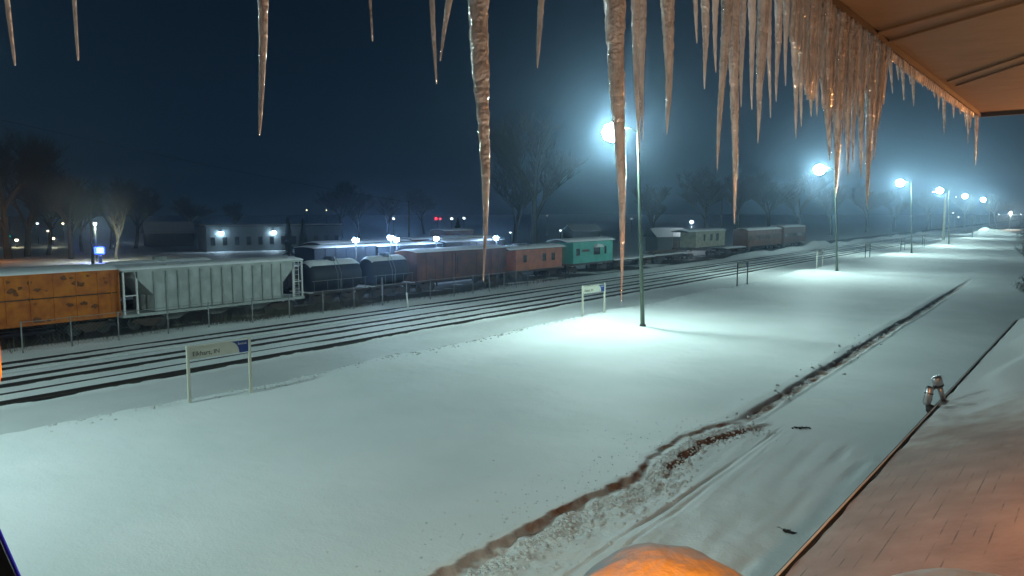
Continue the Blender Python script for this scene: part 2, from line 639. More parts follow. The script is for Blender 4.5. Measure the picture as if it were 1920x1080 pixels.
s1 = ramp(noise(0.25, 4).outputs['Fac'], 0.35, (0.76, 0.80, 0.80), 0.65, (0.84, 0.86, 0.87))
ballast = ramp(noise(7, 6).outputs['Fac'], 0.35, (0.012, 0.012, 0.014), 0.7, (0.05, 0.045, 0.04))
soil = ramp(noise(9, 6).outputs['Fac'], 0.35, (0.18, 0.075, 0.04), 0.7, (0.34, 0.17, 0.105))
a1 = n.new('ShaderNodeAttribute')
a1.attribute_name = 'bare'
a2 = n.new('ShaderNodeAttribute')
a2.attribute_name = 'dirt'
c_ = mixc(a2.outputs['Fac'], s1.outputs[0], soil.outputs[0])
c_ = mixc(a1.outputs['Fac'], c_, ballast.outputs[0])
l.new(c_, b.inputs['Base Color'])
bp1 = n.new('ShaderNodeBump')
bp1.inputs['Strength'].default_value = 0.8
bp1.inputs['Distance'].default_value = 0.08
l.new(noise(1.3, 7).outputs['Fac'], bp1.inputs['Height'])
bp2 = n.new('ShaderNodeBump')
bp2.inputs['Strength'].default_value = 0.55
bp2.inputs['Distance'].default_value = 0.03
l.new(noise(14, 4).outputs['Fac'], bp2.inputs['Height'])
l.new(bp1.outputs[0], bp2.inputs['Normal'])
l.new(bp2.outputs[0], b.inputs['Normal'])
me.materials.append(gm)
go = bpy.data.objects.new('ground', me)
COL.objects.link(go)
tag(go, 'snow covered ground of the platform, path and rail yard', kind='structure')

# loose snow rubble and clods
mb = MB()
for i in range(1500):
    Y = random.uniform(9, BEND_Y)
    pw = float(np.interp(Y, wy, wx))
    X = pw + 0.3 + abs(random.gauss(0, 0.55))
    r = random.uniform(0.015, 0.06) * (1.4 if random.random() < .1 else 1)
    mb.lump((X, Y, gz(X, Y) + r * 0.25), r, 0.7, 5, .35)
for i in range(900):
    Y = random.uniform(10, 80)
    X = XL + random.gauss(0.2, 0.5)
    r = random.uniform(0.02, 0.08)
    mb.lump((X, Y, gz(X, Y) + r * 0.2), r, 0.6, 5, .35)
for i in range(260):
    Y = random.uniform(8, 26)
    X = float(np.interp(Y, wy, wx)) - abs(random.gauss(0.5, 1.2))
    r = random.uniform(0.012, 0.035)
    mb.lump((X, Y, gz(X, Y) + r * 0.2), r, 0.6, 5, .35)
for i in range(110):
    Y = random.uniform(BEND_Y, 58)
    X = float(np.interp(Y, wy, wx)) + random.gauss(0, 0.35)
    r = random.uniform(0.03, 0.09)
    mb.lump((X, Y, gz(X, Y) + r * 0.2), r, 0.7, 5, .35)
o = mb.build('snow_rubble', 'packed_snow')
tag(o, 'broken lumps of snow along the ploughed path', 'snow rubble', kind='stuff')

# debris patches on the path
def debris(px, py, wid, label, rz):
    p = gnd(px, py, 0.0)
    z0 = gz(p.x, p.y)
    m_ = MB()
    for k in range(26):
        x = random.gauss(0, wid * .35)
        y = random.gauss(0, wid * .12)
        r = random.uniform(.02, .055)
        m_.lump((x, y, r * .3), r, .6, 5, .5)
    for k in range(12):
        x = random.gauss(0, wid * .4)
        y = random.gauss(0, wid * .15)
        a = random.uniform(0, 6.28)
        m_.tube([(x, y, .02), (x + .1 * math.cos(a), y + .1 * math.sin(a), .05)], .008, 4)
    o = m_.build('debris', M['wire_weed'], None, loc=(p.x, p.y, z0))
    o.rotation_euler = (0, 0, rz)
    tag(o, label, 'debris', 'debris lying on the path')


M['wire_weed'] = mat('dead_leaves', (0.035, 0.04, 0.03), 0.9, var=0.4)
debris(1505, 812, .42, 'dark clump of dead leaves lying alone in the middle of the ploughed path', YAW)
debris(1478, 1006, .3, 'smaller dark scrap of leaves on the path near the porch roof edge', YAW - .8)

# ------------------------------------------------------------------ tracks
def track(label, r0, r1, name='railway_track'):
    t0 = thing(name, label, 'railway track', ((r0 + r1) / 2, 0, 0), 0, 'tracks through the station')
    cx = (r0 + r1) / 2
    for rx in (r0, r1):
        m_ = MB()
        pr = [(-.07, 0), (.07, 0), (.07, .02), (.015, .05), (.015, .13), (.037, .14), (.037, .18), (-.037, .18), (-.037, .14), (-.015, .13),
              (-.015, .05), (-.07, .02)]
        m_.prism([(rx - cx + a, c) for a, c in pr], 'y', -20, 900)
        o = m_.build('rail', 'rail', t0)
        o.location = (0, 0, 0.0)
    return t0


track('farthest railway track, next to the chain link fence and standing cars', RAILS[0], RAILS[1])
track('middle railway track of the three, snow packed between its rails', RAILS[2], RAILS[3])
track('nearest railway track, beside the low platform', RAILS[4], RAILS[5])

# ------------------------------------------------------------------ lamp posts
def lamp_post(i, label, with_light=True, power=LAMP_W):
    (tx, ty), (bx, by), (lx, ly) = POLE_PX[i]
    g = POLES[i]
    top = onX(tx, ty, g.x)
    # keep upright within reason
    top = Vector((g.x, g.y + (top.y - g.y), top.z))
    hp = onX(lx, ly, g.x)
    return build_post(g, top, label, power)


def build_post(g, top, label, power, arm=1.7, r0=.15):
    t0 = thing('lamp_post', label, 'lamp post', (g.x, g.y, gz(g.x, g.y) - .1), 0, 'lamp posts along the platform')
    d = top - Vector(t0.location)
    MB().tube([(0, 0, 0), d * .5, d], [r0, r0 * .75, r0 * .5], 14).build('pole', 'pole', t0, True)
    MB().tube([(0, 0, 0), (0, 0, .22)], [.24, .2], 14).build('base', 'dark_metal', t0, True)
    a = MB().tube([d + Vector((0, 0, -.35)), d + Vector((-.6, 0, -.05)), d + Vector((-arm + .35, 0, -.02))], [.045, .04, .035], 8)
    a.build('arm', 'pole', t0, True)
    hd = MB()
    prof = [(-.34, .02), (-.28, .10), (-.05, .13), (.3, .08), (.42, .0), (-.3, -.01)]
    hd.prism([(x, z) for x, z in prof], 'y', -.12, .12)
    h = hd.build('lamp_head', 'dark_metal', t0, False, d + Vector((-arm, 0, 0)), .02)
    gl = MB()
    gl.lump((0, 0, 0), .68, .9, 18, 0)  # globe oversized to stand in for the lamp's glare disc
    gl.build('lens', 'lamp_on', h, True, (-.12, 0, -.26))
    lp = d + Vector((-arm - .12, 0, -.86))
    sd_ = bpy.data.lights.new('lamp_beam', 'SPOT')
    sd_.energy = power * .55
    sd_.color = LAMP_COL
    sd_.spot_size = R(128)
    sd_.spot_blend = .85
    sd_.shadow_soft_size = .2
    so_ = bpy.data.objects.new('lamp_beam', sd_)
    COL.objects.link(so_)
    so_.parent = t0
    so_.location = lp
    return t0


names = ['nearest and tallest looking lamp post, its white glare behind a long icicle',
         'second lamp post along the platform, lit head beside the tips of icicles',
         'third lamp post, dark pole with a smaller warm white lamp',
         'fourth lamp post, just right of the pale wooden pole',
         'fifth lamp post, beyond the pale wooden pole and left of the snow heap top',
         'sixth and farthest full lamp post, right of the snow heap']
for i, nm in enumerate(names):
    lamp_post(i, nm)
# the post of the same row that stands out of frame to the left and lights the foreground
build_post(Vector((-25.5, 0.5, .3)), Vector((-25.5, 0.5, 13.9)), 'lamp post outside the left edge that lights the near snow', LAMP_W * .12)

# far lamp at the end
pe = dist(1895, 398, 330)
t0 = thing('lamp_post', 'last lamp in the row, glowing beside the dark trees at the right edge', 'lamp post', (pe.x, pe.y, 0), 0,
           'lamp posts along the platform')
MB().tube([(0, 0, -.5), (0, 0, pe.z)], [.16, .09], 8).build('pole', 'pole', t0, True)
MB().lump((0, 0, pe.z), .55, .7, 10, 0).build('lens', 'lamp_warm', t0, True)
point('lamp_light', (0, 0, pe.z - .9), LAMP_W, (1, .93, .75), .3, t0)

# pale wooden pole near lamp 4
pp = gnd(1768, 455, .2)
t0 = thing('wooden_pole', 'pale wooden pole standing just left of the fourth lamp post', 'pole', (pp.x, pp.y, 0))
tp = onX(1769, 362, pp.x)
MB().tube([(0, 0, -.3), (0, 0, tp.z)], [.36, .28], 12).build('shaft', 'pale_pole', t0, True)
MB().box(-.06, .06, -1.1, 1.1, tp.z - 1.2, tp.z - 1.0).build('crossarm', 'wood', t0)

# ------------------------------------------------------------------ station signs
def text_mesh(txt, size, m, parent, loc, rot, name='lettering', sx=1.0):
    cu = bpy.data.curves.new('t', 'FONT')
    cu.body = txt
    cu.size = size
    cu.extrude = 0.004
    to = bpy.data.objects.new('t', cu)
    COL.objects.link(to)
    dg = bpy.context.evaluated_depsgraph_get()
    me2 = bpy.data.meshes.new_from_object(to.evaluated_get(dg))
    bpy.data.objects.remove(to)
    me2.materials.clear()
    me2.materials.append(M[m])
    o = bpy.data.objects.new(name, me2)
    COL.objects.link(o)
    o.parent = parent
    o.location = loc
    o.rotation_euler = rot
    o.scale = (sx, 1, 1)
    return o


def station_sign(p0, p1, h, label, post='sign_white', panel=True, text=True, ph=.50):
    a = Vector(p0)
    c = Vector(p1)
    wdt = abs(c.y - a.y)
    t0 = thing('station_sign', label, 'station sign', (a.x, min(a.y, c.y), gz(a.x, a.y) - .05), math.atan2(a.x - c.x, c.y - a.y),
               'station name signs along the platform edge')
    for yy in (0, wdt):
        MB().box(-.055, .055, yy - .055, yy + .055, -.2, h).build('post', post, t0, bevel=.01)
    if panel:
        z1 = h - .08
        z0 = z1 - ph
        y0, y1 = .06, wdt - .06
        MB().box(-.02, .02, y0, y1, z0, z1).build('panel', 'sign_white', t0)
        MB().box(-.04, .04, y0, y1, z1 + .002, z1 + .04).build('top_rail', post, t0)
        # blue field with a curved left edge
        yb = y0 + (y1 - y0) * .68
        pts = [(y1, z1)]
        for k in range(9):
            u = k / 8
            pts.append((yb + (y1 - yb) * .50 * math.sin(u * math.pi / 2) * 1.0, z1 - (z1 - z0) * (1 - math.cos(u * math.pi / 2))))
        pts.append((y1, z0))
        MB().prism(pts, 'x', .021, .026).build('blue_field', 'sign_blue', t0)
        if text:
            text_mesh('Elkhart, IN', .26, 'ink', t0, (.024, y0 + .12, z0 + .12), (math.pi / 2, 0, math.pi / 2))
            text_mesh('Amtrak', .13, 'white', t0, (.03, yb + (y1 - yb) * .42, z1 - .16), (math.pi / 2, 0, math.pi / 2))
    return t0


def sg(x0, y0, x1, y1, ytop, label, **k):
    a = gnd(x0, y0, PLAT)
    a.x = a.x
    c = gnd(x1, y1, PLAT)
    tpz = onX(x0, ytop, a.x).z
    station_sign(a, c, tpz - gz(a.x, a.y), label, **k)


sg(356, 760, 471, 738, 645, 'nearest white framed station name sign, reading Elkhart, with a blue corner')
sg(1092, 600, 1133, 592, 535, 'second station name sign, left of the nearest lamp post')
sg(1382, 537, 1401, 533, 493, 'third sign frame, dark posts between the first two lamp posts', post='dark_metal', text=False, ph=.35)
sg(1531, 503, 1542, 501, 471, 'fourth sign frame, bright white and just left of the second lamp post', text=False, ph=.35)
sg(1622, 487, 1630.5, 485, 457, 'fifth sign, small with a dark blue panel right of the second lamp post', post='dark_metal', text=False)
sg(1689, 468, 1696, 466.5, 447, 'sixth sign, tiny dark frame left of the third lamp post', post='dark_metal', text=False)
sg(1729, 463, 1733, 462, 442, 'seventh sign, narrow frame right of the third lamp post', post='dark_metal', text=False)

# short leaning white marker by the tracks
mk = gnd(765, 577, .1)
t0 = thing('marker_post', 'short leaning white marker post beside the farthest track', 'marker post', (mk.x, mk.y, gz(mk.x, mk.y) - .1))
MB().tube([(0, 0, 0), (-.1, -.05, 1.35)], .075, 10).build('stake', 'white', t0, True)
MB().tube([(-.1, -.05, 1.352), (-.104, -.052, 1.42)], [.078, .05], 10).build('cap', 'snow', t0, True)

# ------------------------------------------------------------------ fence
FX = -47.0
fpx = [25, 120, 210, 305, 383, 466, 537, 601, 660, 714, 760, 805, 850, 886, 917, 945, 968, 990]
ys = [colY(x, FX) for x in fpx]
f0 = thing('chain_link_fence', 'low chain link fence between the farthest track and the standing cars', 'fence', (FX, 0, 0))
for i, yy in enumerate(ys):
    hh = 1.9 if i != 9 else 2.5
    MB().tube([(0, yy, -.1), (random.uniform(-.03, .03), yy, hh)], .04 if i != 9 else .06, 8).build('post', 'galv', f0, True)
rl = MB()
for a, c in zip(ys[:-1], ys[1:]):
    rl.tube([(0, a, 1.85), (0, (a + c) / 2, 1.83), (0, c, 1.85)], .022, 6)
rl.build('top_rail', 'galv', f0)
wr = MB()
y = ys[0]
while y < ys[-1]:
    wr.tube([(.03, y, .15), (.03, y + 1.7, 1.85)], .004, 3, False)
    wr.tube([(.04, y, 1.85), (.04, y + 1.7, .15)], .004, 3, False)
    y += .24
wr.build('wire_mesh', 'galv', f0)

# weeds along the fence
wd = MB()
for i in range(1500):
    Y = random.choice([random.uniform(15, 75), random.gauss(33, 3), random.gauss(39, 2.5)])
    X = random.gauss(-48.3, .5)
    z0 = gz(X, Y)
    hgt = random.uniform(.3, 1.0)
    wd.tube([(X, Y, z0), (X + random.gauss(0, .15), Y + random.gauss(0, .2), z0 + hgt)], [.012, .006], 3, False)
o = wd.build('weeds', 'weed')
tag(o, 'dry weeds growing through the snow along the fence', 'weeds', kind='stuff')


# ------------------------------------------------------------------ railway cars
def truck(parent, y, wheel_r=.46, m='rust'):
    t = MB()
    for sx in (-1, 1):
        t.prism([(y - 1.15, .55), (y - .9, .75), (y + .9, .75), (y + 1.15, .55), (y + .95, .40), (y + .5, .36), (y + .3, .2), (y - .3, .2),
                 (y - .5, .36), (y - .95, .40)], 'x', sx * 1.02 - .06, sx * 1.02 + .06)
    t.box(-1.0, 1.0, y - .2, y + .2, .45, .85)
    tr = t.build('truck', m, parent)
    for dy in (-.88, .88):
        for sx in (-1, 1):
            wmb = MB().tube([(sx * .78, y + dy, wheel_r), (sx * .90, y + dy, wheel_r)], wheel_r, 18)
            wmb.tube([(sx * .901, y + dy, wheel_r), (sx * 1.14, y + dy, wheel_r)], .11, 8)
            wmb.build('wheel', 'dark_metal', tr)
    return tr


def snow_cap(parent, L, W, z, th=.12, crown=.15, name='snow_cover', bulge=.0, over=.03):
    m_ = MB()
    ny, nx = max(8, int(L / .6)), 8
    base = len(m_.v)
    for i in range(ny + 1):
        for j in range(nx + 1):
            yy = -L / 2 - over + (L + 2 * over) * i / ny
            xx = -W / 2 - over + (W + 2 * over) * j / nx
            zz = z + crown * (1 - (2 * j / nx - 1) ** 2) + th * (1 + .5 * (random.random() - .5))
            if i in (0, ny) or j in (0, nx):
                zz -= th * .6
            m_.v.append((xx, yy, zz))
    for i in range(ny):
        for j in range(nx):
            a = base + i * (nx + 1) + j
            m_.f.append((a, a + 1, a + nx + 2, a + nx + 1))
    # skirt
    def idx(i, j):
        return base + i * (nx + 1) + j
    ring = [idx(0, j) for j in range(nx + 1)] + [idx(i, nx) for i in range(1, ny + 1)] + [idx(ny, j) for j in range(nx - 1, -1, -1)] + \
           [idx(i, 0) for i in range(ny - 1, 0, -1)]
    b2 = len(m_.v)
    for r in ring:
        v = m_.v[r]
        m_.v.append((v[0], v[1], z - .02 + (crown * (1 - (2 * (v[0] + W / 2) / W - 1) ** 2) if abs(v[0]) < W / 2 else 0)))
    k = len(ring)
    for i in range(k):
        j = (i + 1) % k
        m_.f.append((ring[i], ring[j], b2 + j, b2 + i))
    return m_.build(name, 'snow', parent, True)


def ladder(parent, x, y, z0, z1, m):
    l_ = MB()
    for dy in (0, .4):
        l_.box(x, x + .03, y + dy, y + dy + .04, z0, z1)
    z = z0 + .2
    while z < z1:
        l_.box(x + .031, x + .055, y + .041, y + .4, z, z + .03)
        z += .38
    return l_.build('ladder', m, parent)


def couplers(t0, L):
    for s in (-1, 1):
        MB().box(-.14, .14, min(s * L / 2, s * (L / 2 + .45)), max(s * L / 2, s * (L / 2 + .45)), .8, 1.05).build('coupler', 'rust', t0)


def boxcar(label, X, y0, y1, m, zs=1.05, ze=4.15, name='boxcar', crown=.22, door=True, ribs=True, W=3.0, detail=True, grp=None):
    L = abs(y1 - y0)
    t0 = thing(name, label, 'boxcar', (X, (y0 + y1) / 2, 0.12), 0, grp)
    pr = [(-W / 2, zs), (W / 2, zs), (W / 2, ze), (W / 4, ze + crown * .8), (0, ze + crown), (-W / 4, ze + crown * .8), (-W / 2, ze)]
    MB().prism(pr, 'y', -L / 2, L / 2).build('body', m, t0)
    if ribs:
        rb = MB()
        n_r = max(4, int(L / 1.25))
        for k in range(n_r + 1):
            yy = -L / 2 + .06 + (L - .12) * k / n_r
            if door and abs(yy) < 1.7:
                continue
            rb.box(W / 2 + .001, W / 2 + .045, yy - .04, yy + .04, zs + .1, ze - .08)
        rb.box(W / 2 + .001, W / 2 + .06, -L / 2, L / 2, ze - .07, ze)
        rb.box(W / 2 + .001, W / 2 + .07, -L / 2, L / 2, zs, zs + .12)
        rb.build('side_ribs', m, t0)
    if door:
        d_ = MB().box(W / 2 + .05, W / 2 + .12, -1.5, 1.5, zs + .15, ze - .12)
        for k in range(4):
            zz = zs + .6 + k * (ze - zs - 1.1) / 3
            d_.box(W / 2 + .121, W / 2 + .15, -1.45, 1.45, zz, zz + .06)
        dd = d_.build('door', m, t0)
        MB().box(W / 2 + .151, W / 2 + .18, -1.3, -1.22, zs + .5, ze - .5).build('lock_bar', 'rust', dd)
    if detail:
        ladder(t0, W / 2 + .06, L / 2 - .6, zs + .1, ze - .1, m)
        ladder(t0, W / 2 + .06, -L / 2 + .15, zs + .1, ze * .55, m)
        MB().box(-.5, .5, -L / 2 + .4, L / 2 - .4, .72, zs - .002).build('underframe', 'rust', t0)
        couplers(t0, L)
    for s in (-1, 1):
        truck(t0, s * (L / 2 - 1.8))
    snow_cap(t0, L, W, ze, .10, crown)
    return t0


YARD = 'cars standing in the first yard track'
# orange insulated boxcar at the left edge
oc = boxcar('rusty orange boxcar at the left edge of the yard', -51.6, colY(217, -50.1) - 17, colY(217, -50.1), 'orange', ze=4.15, door=True,
            grp=YARD)


st_ = MB()
st_.box(1.551, 1.575, -8.3, 8.3, 2.62, 2.68)
st_.build('waist_seam', 'rust', oc)
M['rust_paint'] = mat('rust_stain', (0.22, 0.06, 0.01), 0.85, scale=5, col2=(0.10, 0.04, 0.015))
for k in range(34):
    yy = random.choice([random.uniform(2, 8), random.uniform(-8, 8)])
    zz = random.choice([random.uniform(3.0, 3.9), random.uniform(1.2, 3.9)])
    rs_ = MB()
    n_p = 9
    rr0 = random.uniform(.05, .20)
    rs_.prism([(yy + rr0 * 1.5 * math.cos(2 * math.pi * j / n_p) * random.uniform(.5, 1.2), zz + rr0 * math.sin(2 * math.pi * j / n_p) * random.uniform(.4, 1.2))
               for j in range(n_p)], 'x', 1.5005, 1.5035 + .0003 * k)
    rs_.build('rust_patch', 'rust_paint', oc)


def hopper(label, X, y0, y1, m='hopper', zs=1.2, ze=3.95, grp=None):
    L = abs(y1 - y0)
    W = 3.1
    t0 = thing('hopper_car', label, 'hopper car', (X, (y0 + y1) / 2, .12), 0, grp)
    e = 2.15
    b_ = MB()
    b_.prism([(-L / 2 + e, ze - 1.7), (-L / 2 + e - 1.15, ze - .45), (-L / 2 + e - 1.35, ze), (L / 2 - e + 1.35, ze), (L / 2 - e + 1.15, ze - .45),
              (L / 2 - e, ze - 1.7), (L / 2 - e, zs), (-L / 2 + e, zs)], 'x', -W / 2, W / 2)
    b_.build('body', m, t0)
    nr = 12
    for k in range(nr + 1):
        yy = -L / 2 + e + (L - 2 * e) * k / nr
        MB().box(W / 2 + .001, W / 2 + .12, yy - .05, yy + .05, zs + .05, ze - .05).build('rib', 'hopper_rib', t0)
    # bays
    for k in range(3):
        c = (-1 + k) * (L - 2 * e) / 3
        bay = MB()
        h = (L - 2 * e) / 6 - .15
        v = [(-W / 2 + .15, c - h, zs - .002), (W / 2 - .15, c - h, zs - .002), (W / 2 - .15, c + h, zs - .002), (-W / 2 + .15, c + h, zs - .002),
             (-.7, c - .4, .42), (.7, c - .4, .42), (.7, c + .4, .42), (-.7, c + .4, .42)]
        bay.v += v
        bay.f += [(0, 1, 2, 3), (4, 5, 6, 7), (0, 1, 5, 4), (1, 2, 6, 5), (2, 3, 7, 6), (3, 0, 4, 7)]
        bay.build('bay', m, t0)
    fr = MB()
    fr.box(-W / 2, W / 2 + .02, -L / 2, L / 2, zs - .25, zs - .06)
    fr.build('sill', m, t0)
    tr_ = MB().box(-W / 2 - .02, W / 2 + .05, -L / 2 + .1, L / 2 - .1, ze + .002, ze + .14)
    tr_.build('roof_edge', m, t0)
    for s in (-1, 1):
        for sx in (-1, 1):
            g_ = MB()
            for yy in (s * (L / 2 - .15), s * (L / 2 - 1.0)):
                g_.box(sx * (W / 2 - .12), sx * (W / 2), yy - .05, yy + .05, zs - .05, ze)
            a0, a1 = sorted((s * (L / 2 - .20), s * (L / 2 - .95)))
            g_.box(sx * (W / 2 - .10), sx * (W / 2 - .02), a0, a1, 2.35, 2.42)
            g_.build('end_frame', 'white', t0)
        sl = MB()
        ya, yb = s * (L / 2 - e), s * (L / 2 - .5)
        sl.v += [(-1.4, ya, 1.3), (1.4, ya, 1.3), (1.4, yb, 3.0), (-1.4, yb, 3.0), (-1.4, ya, 1.5), (1.4, ya, 1.5), (1.4, yb, 3.2), (-1.4, yb, 3.2)]
        truck(t0, s * (L / 2 - 1.9))
    rail = MB()
    rail.box(-.5, .5, -L / 2 + .3, L / 2 - .3, ze + .30, ze + .33)
    rail.build('running_board', 'hopper_rib', t0)
    for k in range(8):
        yy = -L / 2 + 1.4 + (L - 2.8) * k / 7
        for sx in (-.95, .95):
            pass
        MB().tube([(.95, yy, ze + .18), (.95, yy, ze + .34)], [.33, .30], 12).build('hatch', 'hopper_rib', t0)
    snow_cap(t0, L - .1, W, ze + .14, .10, .16)
    couplers(t0, L)
    ladder(t0, W / 2 + .02, L / 2 - .95, zs, ze, 'white')
    return t0


hy0, hy1 = colY(221, -49.6), colY(567, -49.6)
hopper('pale grey covered hopper car with vertical ribs, coupled to the orange boxcar', -51.2, hy0, hy1, grp=YARD)


def tank(label, X, y0, y1, top=3.75, m='tank', grp=None):
    L = abs(y1 - y0)
    r = 1.3
    zc = top - r
    t0 = thing('tank_car', label, 'tank car', (X, (y0 + y1) / 2, .12), 0, grp)
    pts, rad = [], []
    for k in range(6):
        a = math.pi / 2 * k / 5
        pts.append((0, -L / 2 + .9 - .5 * math.cos(a), zc))
        rad.append(max(.05, r * math.sin(a) ** .6))
    for k in range(6):
        a = math.pi / 2 * (1 - k / 5)
        pts.append((0, L / 2 - .9 + .5 * math.cos(a), zc))
        rad.append(max(.05, r * math.sin(a) ** .6))
    tb = MB().tube(pts, rad, 28).build('tank', m, t0, True)
    MB().tube([(0, 0, top - .1), (0, 0, top + .35)], [.55, .5], 14).build('dome', m, t0, True)
    # snow lying along the top of the barrel
    s_ = MB()
    nn = 24
    for i in range(nn + 1):
        yy = -L / 2 + .55 + (L - 1.1) * i / nn
        endf = min(1, min(i, nn - i) / 2)
        for j in range(9):
            a = R(-42 + 84 * j / 8)
            rr = r + .015 + .11 * endf * math.cos(a * 2.0) * (1 + random.uniform(-.3, .3))
            s_.v.append((math.sin(a) * rr, yy, zc + math.cos(a) * rr - (.12 if i in (0, nn) else 0)))
    for i in range(nn):
        for j in range(8):
            a = i * 9 + j
            s_.f.append((a, a + 1, a + 10, a + 9))
    s_.build('snow_cover', 'snow', t0, True)
    MB().box(-1.35, 1.35, -L / 2, L / 2, .95, 1.10).build('walkway', 'rust', t0)
    hr = MB()
    hr.tube([(1.45, -L / 2 + .3, 2.1), (1.45, L / 2 - .3, 2.1)], .025, 6)
    for k in range(5):
        yy = -L / 2 + .5 + (L - 1) * k / 4
        hr.tube([(1.45, yy, 1.1), (1.45, yy, 2.1)], .02, 6)
    hr.build('handrail', 'galv', t0)
    ld = MB()
    for dy in (-.2, .2):
        ld.tube([(1.38, dy, 1.1), (1.36, dy, 2.6), (.9, dy, 3.5), (.55, dy, 4.0)], .022, 6)
    ld.build('ladder', 'galv', t0)
    for s in (-1, 1):
        truck(t0, s * (L / 2 - 1.6))
        MB().box(-1.3, 1.3, min(s * (L / 2 - .5), s * L / 2), max(s * (L / 2 - .5), s * L / 2), 1.102, 1.16).build('platform_snow', 'snow', t0)
    couplers(t0, L)
    return t0


tank('black tank car beside the grey hopper, snow along its top', -52.4, colY(574, -51.1), colY(688, -51.1), 3.65, grp=YARD)
tank('second black tank car, next to the long brown boxcar', -52.4, colY(693, -51.1), colY(776, -51.1), 3.7, grp=YARD)
boxcar('long dull brown boxcar between a black tank car and the red caboose', -52.8, colY(780, -51.3), colY(949, -51.3), 'brown', ze=3.95,
       crown=.18, grp=YARD)


def window(parent, x, y, z, w_, h_, m='glass', fm=None):
    f_ = MB()
    t_w = .06
    f_.box(x, x + .05, y - w_ / 2 - t_w, y + w_ / 2 + t_w, z - t_w, z - .001)
    f_.box(x, x + .05, y - w_ / 2 - t_w, y + w_ / 2 + t_w, z + h_ + .001, z + h_ + t_w)
    f_.box(x, x + .05, y - w_ / 2 - t_w, y - w_ / 2 - .001, z, z + h_)
    f_.box(x, x + .05, y + w_ / 2 + .001, y + w_ / 2 + t_w, z, z + h_)
    fr = f_.build('window', fm or 'wood', parent)
    MB().box(x + .004, x + .02, y - w_ / 2, y + w_ / 2, z, z + h_).build('pane', m, fr)
    return fr


def caboose(label, X, y0, y1, m, zs=1.1, ze=3.6, porch=(1.0, 1.0), wins=(), cup=True, name='caboose', grp=None, roofh=.35):
    L = abs(y1 - y0)
    W = 2.9
    t0 = thing(name, label, 'caboose', (X, (y0 + y1) / 2, .12), 0, grp)
    b0, b1 = -L / 2 + porch[0], L / 2 - porch[1]
    MB().box(-W / 2, W / 2, b0, b1, zs, ze).build('body', m, t0)
    sd = MB()
    yy = b0 + .3
    while yy < b1:
        sd.box(W / 2 + .001, W / 2 + .012, yy, yy + .02, zs + .1, ze - .05)
        yy += .3
    sd.build('siding_seams', m, t0)
    rf = MB().prism([(-W / 2 - .15, ze + .002), (W / 2 + .15, ze + .002), (W / 2 + .15, ze + .08), (0, ze + roofh), (-W / 2 - .15, ze + .08)], 'y',
                    -L / 2 - .1, L / 2 + .1)
    rf.build('roof', 'dark_metal', t0)
    snow_cap(t0, L + .2, W + .3, ze + .07, .13, roofh - .06)
    if cup:
        MB().box(-W / 2 + .3, W / 2 - .3, -1.3, 1.3, ze + .1, ze + 1.05).build('cupola', m, t0)
        snow_cap(t0, 2.8, W - .4, ze + 1.05, .12, .1, 'cupola_snow')
    MB().box(-W / 2, W / 2, -L / 2, L / 2, zs - .25, zs - .002).build('platform', 'rust', t0)
    for s in (-1, 1):
        r_ = MB()
        e = s * (L / 2 - .06)
        for sx in (-W / 2 + .06, -.4, .4, W / 2 - .06):
            r_.tube([(sx, e, zs), (sx, e, zs + 1.05)], .022, 6)
        r_.tube([(-W / 2 + .06, e, zs + 1.05), (W / 2 - .06, e, zs + 1.05)], .025, 6)
        for sx in (-W / 2 + .06, W / 2 - .06):
            r_.tube([(sx, e, zs + 1.05), (sx, e, ze)], .025, 6)
        r_.build('end_railing', m, t0)
        st = MB()
        for k in range(3):
            st.box(W / 2 - .3 + .0, W / 2 + .05, s * (L / 2 - .85) - .35, s * (L / 2 - .85) + .35, zs - .30 - .28 * k, zs - .26 - .28 * k)
        st.build('steps', 'rust', t0)
        truck(t0, s * (L / 2 - 2.0))
    for wv in wins:
        window(t0, W / 2 + .013, *wv)
    couplers(t0, L)
    return t0


ry0, ry1 = colY(953, -51.6), colY(1058, -51.6)
rc = caboose('faded red wooden caboose between the brown boxcar and the green caboose', -53, ry0, ry1, 'red', zs=1.15, ze=3.55,
             porch=(1.4, .5), cup=False, wins=[(-2.6, 2.1, .55, .75), (1.3, 2.1, .6, .8), (3.2, 2.1, .6, .8)], grp=YARD)
MB().box(-.5, .5, -2.6, -.9, 3.9, 4.25).build('roof_walk_box', 'dark_metal', rc)
gy0, gy1 = colY(1062, -51.6), colY(1150, -51.6)
gc = caboose('bright green caboose with a snow topped awning over its window', -53, gy0, gy1, 'green', zs=1.3, ze=4.05, porch=(1.6, .2), cup=False,
             wins=[(-3.2, 2.35, .7, .8), (1.5, 2.3, 1.5, .9), (3.7, 2.35, .35, .9)], grp=YARD)
aw = MB()
pts = []
for k in range(9):
    a = math.pi * k / 8
    pts.append((1.5 - 1.0 * math.cos(a), 3.25 + .42 * math.sin(a)))
aw.prism(pts, 'x', 1.47, 1.95)
aw.build('awning', 'white', gc)
MB().box(1.48, 1.53, -2.2, -.4, 2.75, 3.05).build('name_board', 'brown', gc)


def flatcar(label, X, y0, y1, junk=True, grp=None):
    L = abs(y1 - y0)
    t0 = thing('flatcar', label, 'flatcar', (X, (y0 + y1) / 2, .12), 0, grp)
    MB().box(-1.45, 1.45, -L / 2, L / 2, .95, 1.2).build('deck', 'rust', t0)
    snow_cap(t0, L, 2.9, 1.2, .12, .02)
    for s in (-1, 1):
        truck(t0, s * (L / 2 - 1.8))
    couplers(t0, L)
    return t0


